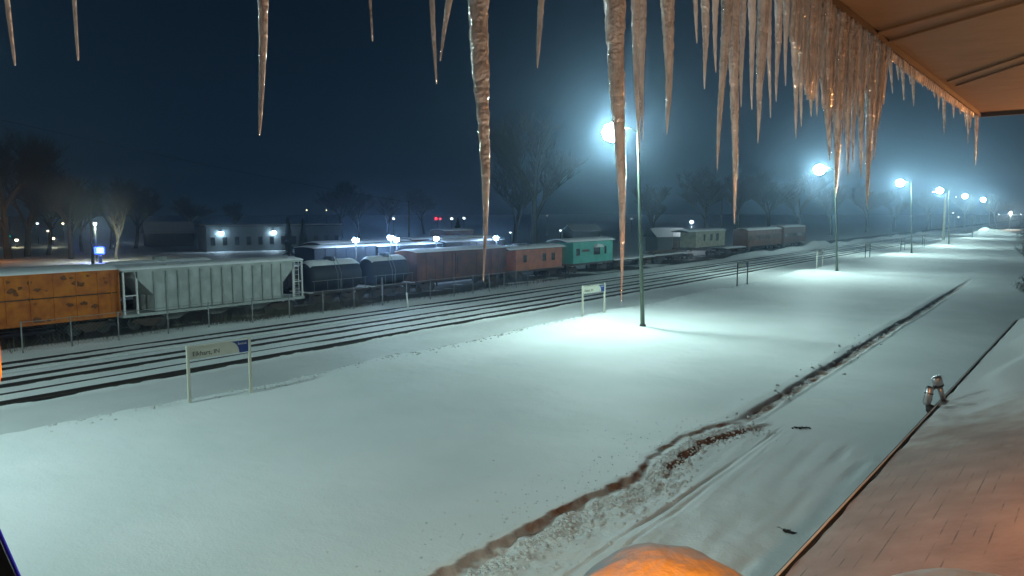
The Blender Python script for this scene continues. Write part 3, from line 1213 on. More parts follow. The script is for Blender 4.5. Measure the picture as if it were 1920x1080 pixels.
fc = flatcar('low flatcar with snow on its deck, right of the green caboose', -53.2, colY(1156, -51.7), colY(1232, -51.7), grp=YARD)
fa, fb = colY(1236, -51.7), colY(1286, -51.7)
flatcar('second low flatcar loaded with scrap timber, farther along', -53.4, fa, fb, grp=YARD)
jk = MB()
for k in range(40):
    y = random.uniform(fa + 1, fb - 1)
    x = random.uniform(-54.3, -52.5)
    a = random.uniform(-.4, .4)
    ll = random.uniform(.8, 2.2)
    zz = 1.45 + random.random() * .5
    jk.tube([(x - ll * math.sin(a), y - ll * math.cos(a), zz), (x + ll * math.sin(a), y + ll * math.cos(a), zz + random.uniform(-.05, .05))], .09, 6)
tag(jk.build('timber_pile', 'wood'), 'pile of scrap timber lying on the second flatcar', 'timber')

caboose('pale cream caboose with a snowy roof, standing alone at the far end of the yard', -53.4, colY(1291, -52), colY(1361, -52), 'cream', zs=1.9,
        ze=4.55, porch=(3.2, .4), cup=False, wins=[(1.5, 3.0, .8, 1.0), (4.2, 2.9, 1.1, 1.2), (-1.5, 3.0, .6, 1.0)], grp=YARD)
flatcar('third flatcar, low and snowy between the cream caboose and the dim coaches', -53.6, colY(1366, -52), colY(1402, -52), grp=YARD)


def coach(label, X, y0, y1, nwin, ze=3.9):
    t0 = boxcar(label, X, y0, y1, 'brown', ze=ze, name='passenger_coach', door=False, ribs=False, crown=.4, grp=YARD)
    t0['category'] = 'coach'
    L = abs(y1 - y0)
    for k in range(nwin):
        window(t0, 1.501, -L / 2 + 1.5 + (L - 3) * k / (nwin - 1), 2.4, 1.0, .8)
    return t0


coach('dim brown passenger coach under snow, left one of the far pair', -54.0, colY(1404, -52.5), colY(1467, -52.5), 9, 4.3)
coach('dim brown passenger coach, right one of the far pair nearest the snow bank', -54.0, colY(1471, -52.5), colY(1512, -52.5), 7, 4.6)

# ---- second and third rows behind
R2 = 'cars standing in the rows behind'
boxcar('dark roofed boxcar behind the orange boxcar, at the left edge', -57.6, colY(184, -56) - 17, colY(184, -56), 'dark_metal', ze=3.9, crown=.1,
       door=False, detail=False, grp=R2)
tank('rounded covered hopper with a smooth snowy top behind the grey hopper', -57.2, colY(186, -56), colY(418, -56), 4.1, 'hopper', grp=R2)
boxcar('low dark blue car behind the two black tank cars', -58.6, colY(588, -57), colY(705, -57), 'blue_car', ze=4.5, crown=.1, door=False,
       detail=False, grp=R2)
boxcar('dark car with a flat snowy roof behind the second tank car', -58.6, colY(708, -57), colY(830, -57), 'blue_car', ze=4.4, crown=.15, door=False,
       detail=False, grp=R2)
boxcar('dark car with snowy roof directly behind the brown boxcar', -58.6, colY(836, -57), colY(948, -57), 'dark_metal', ze=4.5, crown=.2, door=False,
       detail=False, grp=R2)
boxcar('boxcar in the third row, its roof showing below the bright double lamp', -65, colY(600, -63.5), colY(770, -63.5), 'dark_metal', ze=4.5,
       crown=.2, door=False, detail=False, grp=R2)
boxcar('boxcar in the third row, its roof showing right of the bright double lamp', -65, colY(774, -63.5), colY(925, -63.5), 'brown', ze=4.6,
       crown=.2, door=False, detail=False, grp=R2)
boxcar('boxcar in the farthest row with a bright strip of snow on its roof', -72, colY(835, -70.5), colY(888, -70.5), 'brown', ze=5.3, crown=.2,
       door=False, detail=False, grp=R2)
# dark wheeled equipment between
boxcar('low dark gondola behind the far end of the grey hopper', -59, colY(430, -57.5), colY(583, -57.5), 'rust', ze=2.9, crown=.05, door=False,
       detail=False, grp=R2)


# ------------------------------------------------------------------ buildings far behind
def ground_at(px, py, z=0):
    return gnd(px, py, z)


# long low pale building with two wall lamps
ba, bb = dist(385, 398, 150), dist(640, 398, 165)
bv = (bb - ba)
bL = bv.length
brz = math.atan2(bv.y, bv.x)
bt = thing('warehouse', 'long pale warehouse with two bright wall lamps behind the yard', 'building', (ba.x, ba.y, 0), brz)
MB().box(0, bL, 0, 10, 0, 5.0).build('wall', 'grey_wall', bt)
MB().box(-.3, bL + .3, -.4, 10.3, 5.002, 5.35).build('roof', 'dark_metal', bt)
MB().box(-.2, bL + .2, -.3, 10.2, 5.352, 5.47).build('roof_snow', 'snow', bt)
for k in range(12):
    x0 = 1.2 + k * (bL - 2.4) / 11
    f_ = MB().box(x0 - .5, x0 + .5, -.05, -.002, 1.2, 3.0).build('window', 'wood', bt)
    MB().box(x0 - .42, x0 + .42, -.06, -.052, 1.28, 2.92).build('pane', 'glass', f_)
for px, lb in ((410, 'l'), (505, 'r')):
    f = (px - 385) / 255
    x0 = bL * f
    t0 = MB().box(x0 - .3, x0 + .3, -.6, -.061, 3.9, 4.1).build('wall_lamp', 'dark_metal', bt)
    MB().lump((x0, -.45, 3.75), .5, .7, 10, 0).build('lens', M['lamp_wall'], t0, True)

# small house at left
h0 = dist(318, 398, 175)
ht = thing('small_house', 'dim gabled house left of the warehouse', 'building', (h0.x, h0.y, 0), brz)
MB().box(-5, 5, 0, 8, 0, 3).build('wall', 'grey_wall', ht)
MB().prism([(-.6, 3.002), (8.6, 3.002), (4, 5.6)], 'x', -5.5, 5.5).build('roof', 'dark_metal', ht)
MB().prism([(-.65, 3.12), (4, 5.75), (4, 5.62), (-.6, 3.03)], 'x', -5.5, 5.5).build('roof_snow', 'snow', ht)

# shed right of the near lamp post
s0 = dist(1262, 398, 150)
st = thing('yard_shed', 'small gabled shed with a snowy roof behind the flatcars', 'building', (s0.x, s0.y, 0), brz - .25)
MB().box(-3.4, 3.4, 0, 5, 0, 3.0).build('wall', 'grey_wall', st)
MB().prism([(-.5, 3.002), (5.5, 3.002), (2.5, 4.7)], 'x', -3.8, 3.8).build('roof', 'dark_metal', st)
MB().prism([(-.55, 3.12), (2.5, 4.85), (2.5, 4.72), (-.5, 3.03)], 'x', -3.8, 3.8).build('roof_snow', 'snow', st)
f_ = MB().box(.2, 2.2, -.05, -.002, 0, 2.3).build('door', 'wood', st)

s0 = dist(1105, 398, 190)
st = thing('small_house', 'dim little house seen above the green caboose', 'building', (s0.x, s0.y, 0), brz - .2)
MB().box(-4.5, 3.2, 0, 6, 0, 3.2).build('wall', 'grey_wall', st)
MB().prism([(-.5, 3.202), (6.5, 3.202), (3, 4.7)], 'x', -4.9, 3.6).build('roof', 'dark_metal', st)
MB().prism([(-.55, 3.33), (3, 4.85), (3, 4.72), (-.5, 3.23)], 'x', -4.9, 3.6).build('roof_snow', 'snow', st)


# ------------------------------------------------------------------ far lamps and lights
FN_ = Vector((-math.sin(YAW), math.cos(YAW), 0))


def yard_lamp(px, py, d, label, m='lamp_blue', r=.22, power=0, col=(.65, .8, 1), post=True, name='yard_lamp', group='lights across the yard'):
    p = dist(px, py, d)
    t0 = thing(name, label, 'lamp', (p.x, p.y, 0), 0, group)
    MB().tube([(0, 0, -.2), (0, 0, p.z - .05)], [.09, .06], 8).build('pole', 'dark_metal', t0, True)
    hd = MB().prism([(-.3, 0), (-.22, .14), (.22, .14), (.3, 0)], 'y', -.2, .2).build('lamp_head', 'dark_metal', t0, False, (0, 0, p.z + r * .45))
    MB().lump((0, 0, p.z), r, .8, 10, 0).build('lens', m, t0, True)
    if power and m != 'lamp_blue':
        point('lamp_light', (0, 0, p.z - r - .3), power, col, .15, t0)
    return t0


yard_lamp(667, 450, onX(667, 450, -55.4).dot(FN_), 'leftmost bright yard lamp above the tank cars', r=.32, power=1)
yard_lamp(732, 445, onX(732, 445, -55.4).dot(FN_), 'left lamp of the bright touching pair behind the second tank car', r=.32, power=1)
yard_lamp(743, 449, onX(743, 449, -55.4).dot(FN_), 'right lamp of the bright touching pair behind the second tank car', r=.32, power=1)
yard_lamp(818, 447, onX(818, 447, -55.4).dot(FN_), 'bright yard lamp behind the middle of the brown boxcar', r=.32, power=1)
yard_lamp(930, 446, onX(930, 446, -55.4).dot(FN_), 'bright yard lamp touching the long icicle', r=.32, power=1)
yard_lamp(1297, 416, 150, 'white lamp above the left end of the cream caboose', 'lamp_small', .42, 500, (.85, .95, 1))
yard_lamp(738, 410, 260, 'small white light straight above the touching pair of lamps', 'lamp_small', .45)
yard_lamp(847, 410, 260, 'left one of two small white lights near the red signals', 'lamp_small', .5)
yard_lamp(870, 409, 260, 'right one of two small white lights near the red signals', 'lamp_small', .45)
yard_lamp(957, 436, 180, 'small white light just right of the lamp touching the long icicle', 'lamp_small', .22)
yard_lamp(1051, 432, 180, 'small white light above the red caboose', 'lamp_small', .25)
yard_lamp(1026, 404, 260, 'faint pinpoint light high above the red caboose', 'lamp_small', .2)
yard_lamp(1184, 410, 260, 'faint pinpoint light between the long icicle and the nearest lamp post', 'lamp_small', .22)
yard_lamp(575, 394, 320, 'faint light above the evergreen by the warehouse end', 'lamp_warm', .25)
yard_lamp(612, 394, 320, 'faint light at the left of the dense bare crown', 'lamp_warm', .22)
yard_lamp(288, 421, 190, 'white light above the dim gabled house', 'lamp_small', .42, 350, (.8, .9, 1))
yard_lamp(70, 419, 190, 'blue white light among the trees at the left', 'lamp_small', .3)
yard_lamp(118, 419, 200, 'dim warm light between the left trees', 'lamp_warm', .28)
yard_lamp(90, 433, 180, 'small light low between the left trees', 'lamp_warm', .25)
yard_lamp(31, 450, 170, 'warm white light low at the left edge', 'lamp_warm', .38, 250, (1, .9, .6))
yard_lamp(100, 447, 170, 'pale yellow light low behind the left trees', 'lamp_warm', .3, 250, (.9, .95, .7))
yard_lamp(178, 419, 120, 'white floodlight in front of the pale barked tree', 'lamp_small', .3, 2600, (.95, 1, .75))
yard_lamp(-45, 418, 118, 'amber street lamp beyond the left edge, warming the bare trees', 'amber', .4, 1000, (1, .30, .04))
# red signal pair
sgp = dist(821, 410, 230)
t0 = thing('crossing_signal', 'pair of red signal lights in the distance', 'signal', (sgp.x, sgp.y, 0), YAW)
MB().tube([(0, 0, 0), (0, 0, sgp.z + .3)], .1, 8).build('pole', 'dark_metal', t0, True)
MB().box(-.9, .9, -.05, .05, sgp.z - .15, sgp.z + .15).build('arm', 'dark_metal', t0)
MB().lump((-.55, -.2, sgp.z), .42, 1, 10, 0).build('red_light', 'lamp_red', t0, True)
MB().lump((.75, -.2, sgp.z), .28, 1, 10, 0).build('red_light', 'lamp_red', t0, True)
# traffic lights at left
for px, py, mm, rr, lb, nm in ((15, 443, 'lamp_teal', .5, 'teal green traffic light at the left edge', 'traffic_light'),
                           (13, 422, 'lamp_red', .22, 'small red traffic light above the teal one at the left edge', 'traffic_light')):
    p = dist(px, py, 165)
    t0 = thing(nm, lb, 'traffic light', (p.x, p.y, 0), YAW)
    MB().tube([(.35, .2, 0), (.35, .2, p.z + .6)], .08, 8).build('pole', 'dark_metal', t0, True)
    MB().box(-.35, .35, .1, .4, p.z - .5, p.z + .5).build('housing', 'dark_metal', t0)
    MB().lump((0, 0, p.z), rr, .8, 10, 0).build('signal_lens', mm, t0, True)
# blue lit sign
p = dist(186, 470, 118)
t0 = thing('lit_sign', 'glowing blue and white roadside sign in front of the pale barked tree', 'sign', (p.x, p.y, 0), YAW)
MB().box(-.25, .25, .05, .25, 0, p.z - .5).build('stand', 'dark_metal', t0)
MB().box(-.95, .75, .0, .3, p.z - .55, p.z + .6).build('cabinet', 'blue_sign', t0)
MB().box(-.35, .65, -.02, -.001, p.z - .35, p.z + .45).build('bright_face', 'white_sign', t0)
point('sign_light', (0, -1.2, p.z), 500, (.15, .25, 1), .3, t0)

# far lights beyond the platform on the right
for px, py, d, m_, r_, lb in ((1684, 347, 330, 'lamp_small', .32, 'faint high light left of the third lamp'),
                              (1750, 360, 330, 'lamp_small', .4, 'small light left of the fourth lamp'),
                              (1793, 369, 360, 'lamp_small', .3, 'faint light left of the fifth lamp'),
                              (1787, 399, 330, 'lamp_small', .35, 'faint light low between the fourth and fifth lamps'),
                              (1797, 407, 330, 'lamp_small', .35, 'faint lower light between the fourth and fifth lamps'),
                              (1841, 377, 360, 'lamp_small', .4, 'small light touching the sixth lamp'),
                              (1873, 402, 360, 'lamp_small', .3, 'faint light left of the last lamp'),
                              (1914, 402, 360, 'lamp_small', .3, 'faint light at the right edge beside the last lamp')):
    yard_lamp(px, py, d, lb, m_, r_, group='distant lights beyond the platform')

# short posts near the far snow heap
for px, y0, y1, lb in ((1811, 437, 429, 'short pale post left of the far snow heap'), (1843, 437, 424, 'short pale post standing behind the far snow heap'),
                       (1862, 440, 428, 'short pale post right of the far snow heap')):
    g = dist(px, 440, 290)
    tz = dist(px, y1, 290).z
    o = MB().tube([(0, 0, -.3), (0, 0, tz)], [.28, .22], 8).build('bollard', 'pale_pole', None, True, (g.x, g.y, 0))
    tag(o, lb, 'bollard', 'short posts by the far snow heap')


# utility poles
def upole(px, ytop, d, label, arm=True, r=.16):
    p = dist(px, ytop, d)
    t0 = thing('utility_pole', label, 'utility pole', (p.x, p.y, 0), YAW)
    MB().tube([(0, 0, -.3), (0, 0, p.z)], [r * 1.3, r * .8], 8).build('shaft', 'wood', t0, True)
    if arm:
        MB().box(-.2, 1.5, -.06, .06, p.z - .35, p.z - .2).build('crossarm', 'wood', t0)
        for k in (0.3, .8, 1.35):
            MB().tube([(k, 0, p.z - .2), (k, 0, p.z - .02)], .05, 6).build('insulator', 'dark_metal', t0)
    return t0


upole(167, 361, 110, 'dark utility pole with a short crossarm in front of the pale barked tree', r=.2)
u2 = upole(766, 377, 150, 'thin dark utility pole behind the brown boxcar')
upole(1354, 372, 170, 'thin faint utility pole behind the cream caboose', arm=False, r=.09)
pl = MB()
a, c = dist(-150, 190, 70), dist(766, 379, 150)
pts = []
for k in range(25):
    u = k / 24
    p = a.lerp(c, u)
    p.z += -4 * .6 * u * (1 - u)
    pts.append(p)
pl.tube(pts, .022, 5)
tag(pl.build('power_line', 'wire'), 'thin dark overhead wire crossing the night sky at the left', 'power line')


# ------------------------------------------------------------------ trees
def bare_tree(h, spread=.55, dense=1.0, seed=1, lean=0):
    rnd = random.Random(seed)
    tk, tw = MB(), MB()

    def grow(p, d, ln, r, lv):
        n_s = 3
        pts = [p]
        q = p.copy()
        dd = d.copy()
        for i in range(n_s):
            dd = (dd + Vector((rnd.uniform(-.18, .18), rnd.uniform(-.18, .18), rnd.uniform(-.02, .14)))).normalized()
            q = q + dd * ln / n_s
            pts.append(q.copy())
        rad = [r * (1 - .45 * i / n_s) for i in range(n_s + 1)]
        (tk if lv < 3 else tw).tube(pts, rad, 7 if lv < 2 else (5 if lv < 3 else 3), False)
        if lv >= 5:
            return
        nb = {0: 5, 1: 4, 2: 4, 3: 4, 4: 3}[lv]
        nb = max(2, int(round(nb * (dense if lv > 0 else 1))))
        for i in range(nb):
            u = rnd.uniform(.35, 1.0) if lv else rnd.uniform(.5, 1.0)
            k = min(n_s - 1, int(u * n_s))
            bp = pts[k].lerp(pts[k + 1], u * n_s - k)
            az = rnd.uniform(0, 2 * math.pi)
            tilt = rnd.uniform(.35, .9) * spread * 1.6
            side = Vector((math.cos(az), math.sin(az), 0))
            nd = (dd * math.cos(tilt) + side * math.sin(tilt) + Vector((0, 0, .12))).normalized()
            grow(bp, nd, ln * rnd.uniform(.55, .78), max(.017, r * rnd.uniform(.42, .6)), lv + 1)
    grow(Vector((0, 0, -.3)), Vector((lean, 0, 1)).normalized(), h * .42, h * .028, 0)
    return tk, tw


protos = []


def proto(h, spread, dense, seed, bark='bark'):
    tk, tw = bare_tree(h, spread, dense, seed)
    t0 = thing('bare_tree', 'x', 'tree')
    tk.build('trunk', bark, t0, True)
    tw.build('crown', 'twig', t0)
    return t0


P = [proto(12, .62, 1.25, 3), proto(12, .5, 1.4, 11), proto(12, .75, 1.4, 23), proto(13, .55, 1.0, 5, 'pale_bark')]
used = [False] * 4
tree_list = [
    # px, d, height, proto, label
    (45, 135, 21, 0, 'tall bare tree at the left edge, behind the dark roofed boxcar'),
    (85, 140, 16, 2, 'bare bushy tree second from the left edge'),
    (128, 128, 16, 1, 'bare tree between the left lights and the dark utility pole'),
    (10, 128, 24, 1, 'highest bare tree, cut by the left edge'),
    (150, 150, 13, 2, 'low spreading bare tree just left of the dark utility pole'),
    (250, 165, 15, 2, 'dark spreading tree right of the pale barked tree'),
    (205, 160, 17, 0, 'dark bare tree rising behind the pale barked tree'),
    (213, 128, 11.5, 3, 'pale barked tree lit from below beside the blue sign'),
    (640, 230, 18, 2, 'dense bare crown standing apart left of the double lamp'),
    (672, 235, 15, 1, 'shorter bare tree at the right of the dense crown'),
    (725, 260, 16, 0, 'faint bare tree above the bright double lamp'),
    (795, 270, 17, 2, 'faint bare tree above the red signals'),
    (1000, 150, 30, 1, 'large faint bare tree behind the red and green cabooses'),
    (965, 170, 22, 0, 'faint tree left of the large bare tree'),
    (360, 220, 13, 2, 'faint low tree above the left end of the warehouse'),
    (440, 235, 12, 1, 'faint low tree above the middle of the warehouse'),
    (1225, 200, 17, 0, 'dim tree behind the small gabled shed'),
    (1330, 210, 21, 2, 'dark tree behind the cream caboose'),
    (1385, 230, 22, 1, 'dark tree behind the gap beside the cream caboose'),
    (1440, 240, 22, 2, 'dark tree behind the left coach of the far pair'),
    (1500, 250, 23, 1, 'dark tree behind the right coach of the far pair'),
    (1560, 260, 20, 0, 'dim tree behind the second lamp post'),
    (1625, 300, 20, 2, 'dim tree between the second and third lamp posts'),
    (1675, 320, 19, 1, 'dim tree left of the third lamp post'),
    (1740, 340, 19, 2, 'dim tree between the third and fourth lamp posts'),
    (1810, 360, 18, 1, 'dim tree behind the far snow heap'),
    (1870, 350, 17, 2, 'dim tree left of the last lamp'),
]
for px, d, h, k, lb in tree_list:
    p = dist(px, 398, d)
    if not used[k]:
        o = P[k]
        used[k] = True
    else:
        o = copy_tree(P[k])
    o.location = (p.x, p.y, 0)
    s = h / (13.0 if k == 3 else 12.0)
    o.scale = (s, s, s)
    o.rotation_euler = (0, 0, random.uniform(0, 6.28))
    tag(o, lb, 'tree', 'bare trees round the yard')

# evergreens
def evergreen(px, d, h, label, rad=None, name='evergreen_tree'):
    p = dist(px, 398, d)
    t0 = thing(name, label, 'tree', (p.x, p.y, 0), 0)
    MB().tube([(0, 0, -.2), (0, 0, h * .9)], [.18, .04], 8).build('trunk', 'bark', t0, True)
    m_ = MB()
    rad = rad or h * .22
    for k in range(900):
        u = random.random() ** .8
        z = .6 + u * (h - .6)
        rr = rad * (1 - u) ** .8 + .1
        a = random.uniform(0, 6.28)
        r0 = rr * random.uniform(.1, .6)
        r1 = rr * random.uniform(.7, 1.1)
        dz = -.25 * r1
        w_ = .10 + .10 * random.random()
        c0 = Vector((math.cos(a) * r0, math.sin(a) * r0, z))
        c1 = Vector((math.cos(a) * r1, math.sin(a) * r1, z + dz))
        sd = Vector((-math.sin(a), math.cos(a), .2)) * w_
        b0 = len(m_.v)
        m_.v += [tuple(c0 - sd), tuple(c0 + sd), tuple(c1 + sd * .3), tuple(c1 - sd * .3)]
        m_.f.append((b0, b0 + 1, b0 + 2, b0 + 3))
    m_.build('crown', 'needle', t0)
    return t0


evergreen(539, 130, 7.2, 'left of two narrow evergreens by the right end of the warehouse', 1.2)
evergreen(567, 125, 7.0, 'right of two narrow evergreens by the right end of the warehouse', 1.3)
evergreen(858, 150, 6.8, 'dark evergreen below the two small white lights', 1.6)
evergreen(1935, 190, 12.5, 'tall dark evergreen cut by the right edge beside the last lamp', 3.6)


def shrub(px, py, w_, h_, label):
    g = gnd(px, py, 0)
    z0 = gz(g.x, g.y)
    t0 = thing('shrub', label, 'shrub', (g.x, g.y, z0))
    st_, lf = MB(), MB()
    for k in range(40):
        a = random.uniform(0, 6.28)
        e = Vector((math.cos(a) * w_ * random.uniform(.2, .9), math.sin(a) * w_ * random.uniform(.2, .9), h_ * random.uniform(.5, 1)))
        st_.tube([(0, 0, 0), e * .5 + Vector((0, 0, .1)), e], [.02, .012, .006], 4, False)
        for j in range(45):
            q_ = e * random.uniform(.35, 1.05) + Vector((random.gauss(0, .12), random.gauss(0, .12), random.gauss(0, .1)))
            s_ = Vector((random.uniform(-1, 1), random.uniform(-1, 1), random.uniform(-1, 1))) * .08
            u_ = Vector((random.uniform(-1, 1), random.uniform(-1, 1), random.uniform(-1, 1))) * .08
            b0 = len(lf.v)
            lf.v += [tuple(q_ - s_), tuple(q_ + u_), tuple(q_ + s_)]
            lf.f.append((b0, b0 + 1, b0 + 2))
    st_.build('stem', 'bark', t0)
    lf.build('foliage', 'needle', t0)


shrub(1930, 560, 1.5, 1.7, 'dark shrub cut by the right edge beyond the end of the porch roof')
shrub(1922, 486, 2.2, 2.6, 'farther dark shrub at the right edge below the tall evergreen')

# ------------------------------------------------------------------ station building: upper eave with icicles
ZE = HC + 0.80
e1 = gnd(1630, 45, ZE)
e2 = gnd(1840, 212, ZE)
ed = (e2 - e1).normalized()          # along the eave, away from camera
en = Vector((ed.y, -ed.x, 0))        # towards the building (+X)
ecorner = e2
efar = gnd(1920, 206, ZE)
fd = (efar - e2).normalized()
eback = e1 - ed * 7
hw = 4.0
bld = thing('station_eave', 'boarded overhanging eave of the station above the camera', 'roof eave', (0, 0, 0))
sof = MB()
b0 = len(sof.v)
for zz in (ZE, ZE + .03):
    for p in (eback, ecorner, ecorner + fd * hw, eback + en * hw):
        sof.v.append((p.x, p.y, zz))
sof.f += [(0, 1, 2, 3), (4, 5, 6, 7), (0, 1, 5, 4), (1, 2, 6, 5), (2, 3, 7, 6), (3, 0, 4, 7)]
sof.build('soffit', 'soffit', bld)
fs = MB()
ROT = Matrix(((ed.x, en.x, 0), (ed.y, en.y, 0), (0, 0, 1)))      # local x along the eave, y into the building
Lf = (ecorner - eback).length
fs.box(0, Lf, -.035, -.002, -.03, .16, ROT, eback)
fs.build('fascia', 'fascia', bld)
f2 = MB()
fr_ = Matrix(((fd.x, -fd.y, 0), (fd.y, fd.x, 0), (0, 0, 1)))
f2.box(.0, hw, .002, .035, -.03, .16, fr_, ecorner)
f2.build('fascia', 'fascia', bld)
# thin raised strips crossing the soffit, running up from the eave
bt_ = [((1640, 62), (1870, -2), .05), ((1662, 78), (1890, 12), .03), ((1780, 152), (1920, 105), .05), ((1792, 160), (1920, 118), .02)]
for (ax, ay), (cx_, cy_), wv in bt_:
    a, c = gnd(ax, ay, ZE), gnd(cx_, cy_, ZE)
    d_ = (c - a)
    ln = d_.length * 1.8
    d_.normalize()
    rm = Matrix(((d_.x, -d_.y, 0), (d_.y, d_.x, 0), (0, 0, 1)))
    MB().box(.02, ln, -wv / 2, wv / 2, -.010, -.001, rm, a).build('raised_strip', 'soffit', bld)
# roof snow slab above
rs = MB()
rs.box(-.0, Lf + .02, -.06, hw, .162, .34, ROT, eback)
rs.build('roof_snow', 'snow', bld)


def eave_pt(px, py):
    """point on the vertical plane of the eave seen at (px, py)"""
    v = ray(px, py)
    nrm = en
    t_ = (e1 - Vector((0, 0, HC))).dot(nrm) / v.dot(nrm)
    return Vector((v.x * t_, v.y * t_, HC + v.z * t_))


FN = Vector((-math.sin(YAW), math.cos(YAW), 0))


def icicle(i, x0, y0, w0, xt, yt, label, rnd):
    a = eave_pt(x0, y0)
    tip = eave_pt(xt, yt)
    off = en * -(.018)
    d = (a - tip)
    # extend up to the eave
    k = (ZE - .03 - tip.z) / max(1e-3, d.z)
    top = tip + d * k
    top.z = ZE - .03
    a += off
    tip += off
    top += off
    dep = a.dot(FN)
    rr = w0 / 2 * dep / FPX
    kk = max(.05, (a.z - tip.z) / (top.z - tip.z))
    ex = 1.12 if w0 > 30 else .8
    rtop = rr / (kk ** ex)
    rtop = min(rtop, rr * 1.9, .06 + rr * .3)
    m_ = MB()
    Ln = (top - tip).length
    ns = max(14, min(110, int(Ln / .008)))
    pts, rad = [], []
    ph = rnd.uniform(0, 6)
    for j in range(ns + 1):
        u = j / ns                       # 0 top .. 1 tip
        p = top.lerp(tip, u)
        f_ = (1 - u) ** ex
        r = rtop * f_ * (1 + .045 * math.sin(u * Ln * 190 + ph) + .05 * math.sin(u * Ln * 37 + ph * 2) + rnd.uniform(-.06, .06)) + .0012
        wob = rtop * .22
        p = p + ed * (math.sin(u * 9 + ph) * wob + rnd.uniform(-.06, .06) * r) + en * (rnd.uniform(-.05, .05) * r)
        pts.append(p)
        rad.append(r)
    rad[-1] = .0008
    base = Vector(top)
    m_.tube([p - base for p in pts], rad, 12)
    # flute side ridge for the thick ones
    if w0 > 15:
        pts2 = [p - base + ed * rad[j] * .55 * (1 if rnd.random() < .9 else .7) + en * -rad[j] * .25 for j, p in enumerate(pts[:int(ns * .8)])]
        m_.tube(pts2, [r * .5 * (1 + rnd.uniform(-.08, .08)) for r in rad[:int(ns * .8)]], 8)
    o = m_.build('icicle', 'ice', None, True, base)
    tag(o, label, 'icicle', 'icicles hanging from the eave')
    return o


IC = [(33, 44, 15, 40, 118, 'short icicle hanging nearest the left edge of the view'),
      (157, 44, 9, 160, 109, 'thin short icicle second from the left edge'),
      (504, 44, 24, 503, 252, 'knobbly long icicle hanging alone in the left half'),
      (713, 44, 7, 715, 74, 'tiny icicle tip right of the knobbly long icicle'),
      (829, 44, 13, 833, 155, 'left icicle of the close pair left of the big central icicle'),
      (852, 44, 18, 843, 112, 'right, curved icicle of the close pair left of the big central icicle'),
      (918, 44, 40, 921, 528, 'very long thick amber icicle near the centre, its tip over the brown boxcar'),
      (1026, 44, 16, 1024, 126, 'short pointed icicle alone between the two longest ones'),
      (1170, 44, 34, 1180, 566, 'longest icicle, wide and hanging over the brightest lamp'),
      (1205, 44, 12, 1211, 285, 'left icicle of the slim pair beside the nearest lamp post'),
      (1217, 44, 12, 1218, 262, 'right icicle of the slim pair beside the nearest lamp post'),
      (1266, 44, 20, 1264, 252, 'beaded icicle standing apart right of the slim pair'),
      (1318, 44, 9, 1320, 80, 'stub icicle right of the beaded one'),
      (1334, 44, 13, 1334, 166, 'smooth slim icicle right of the stub'),
      (1353, 44, 10, 1354, 135, None), (1372, 44, 16, 1356, 318, None), (1388, 44, 20, 1389, 420, 'long smooth icicle pointing at the cream caboose'),
      (1403, 44, 10, 1401, 200, None), (1421, 44, 11, 1421, 205, None), (1440, 44, 18, 1431, 268, None), (1447, 44, 7, 1443, 150, None),
      (1452, 44, 9, 1455, 220, None), (1470, 44, 12, 1466, 190, None), (1484, 44, 8, 1483, 160, None), (1500, 44, 15, 1503, 260, None),
      (1512, 44, 13, 1512, 237, None), (1527, 60, 18, 1530, 218, None), (1541, 60, 14, 1541, 218, None), (1556, 60, 24, 1564, 300, None),
      (1580, 60, 26, 1577, 370, None), (1599, 60, 20, 1598, 328, None), (1611, 60, 16, 1608, 305, None), (1624, 60, 18, 1622, 335, None),
      (1641, 80, 22, 1634, 392, 'longest icicle at the right end of the ice curtain'), (1657, 90, 20, 1646, 300, None),
      (1569, 60, 14, 1570, 230, None), (1590, 60, 14, 1590, 250, None), (1664, 95, 12, 1656, 240, None),
      (1676, 100, 7, 1681, 175, None), (1690, 112, 6, 1692, 150, None), (1699, 118, 7, 1702, 187, None), (1712, 128, 5, 1714, 158, None),
      (1719, 133, 7, 1720, 199, None), (1736, 146, 6, 1737, 163, None), (1747, 155, 5, 1747, 170, None), (1758, 163, 6, 1759, 183, None),
      (1767, 170, 5, 1766, 208, None), (1776, 176, 6, 1776, 252, None), (1794, 190, 5, 1794, 221, None), (1806, 199, 4, 1806, 214, None),
      (1815, 205, 4, 1816, 238, None), (1821, 210, 5, 1820, 270, None), (1826, 213, 4, 1825, 240, None), (1836, 220, 6, 1834, 310, None)]
ordn = ['first', 'second', 'third', 'fourth', 'fifth', 'sixth', 'seventh', 'eighth', 'ninth', 'tenth', 'eleventh', 'twelfth', 'thirteenth',
        'fourteenth', 'fifteenth', 'sixteenth', 'seventeenth', 'eighteenth', 'nineteenth', 'twentieth', 'twenty-first', 'twenty-second',
        'twenty-third', 'twenty-fourth', 'twenty-fifth', 'twenty-sixth']
rnd = random.Random(5)
dense_i = 0
small_i = 0
for i, (x0, y0, w0, xt, yt, lb) in enumerate(sorted(IC, key=lambda q_: q_[3])):
    if lb is None:
        if x0 < 1670:
            lb = '%s unremarkable icicle from the left in the dense row, %s' % (ordn[dense_i], 'long' if yt > 290 else ('middling' if yt > 200 else 'short'))
            dense_i += 1
        else:
            lb = '%s small icicle along the thin ice band towards the eave corner, from its left end' % ordn[small_i]
            small_i += 1
    icicle(i, x0, y0, w0, xt, yt, lb, rnd)

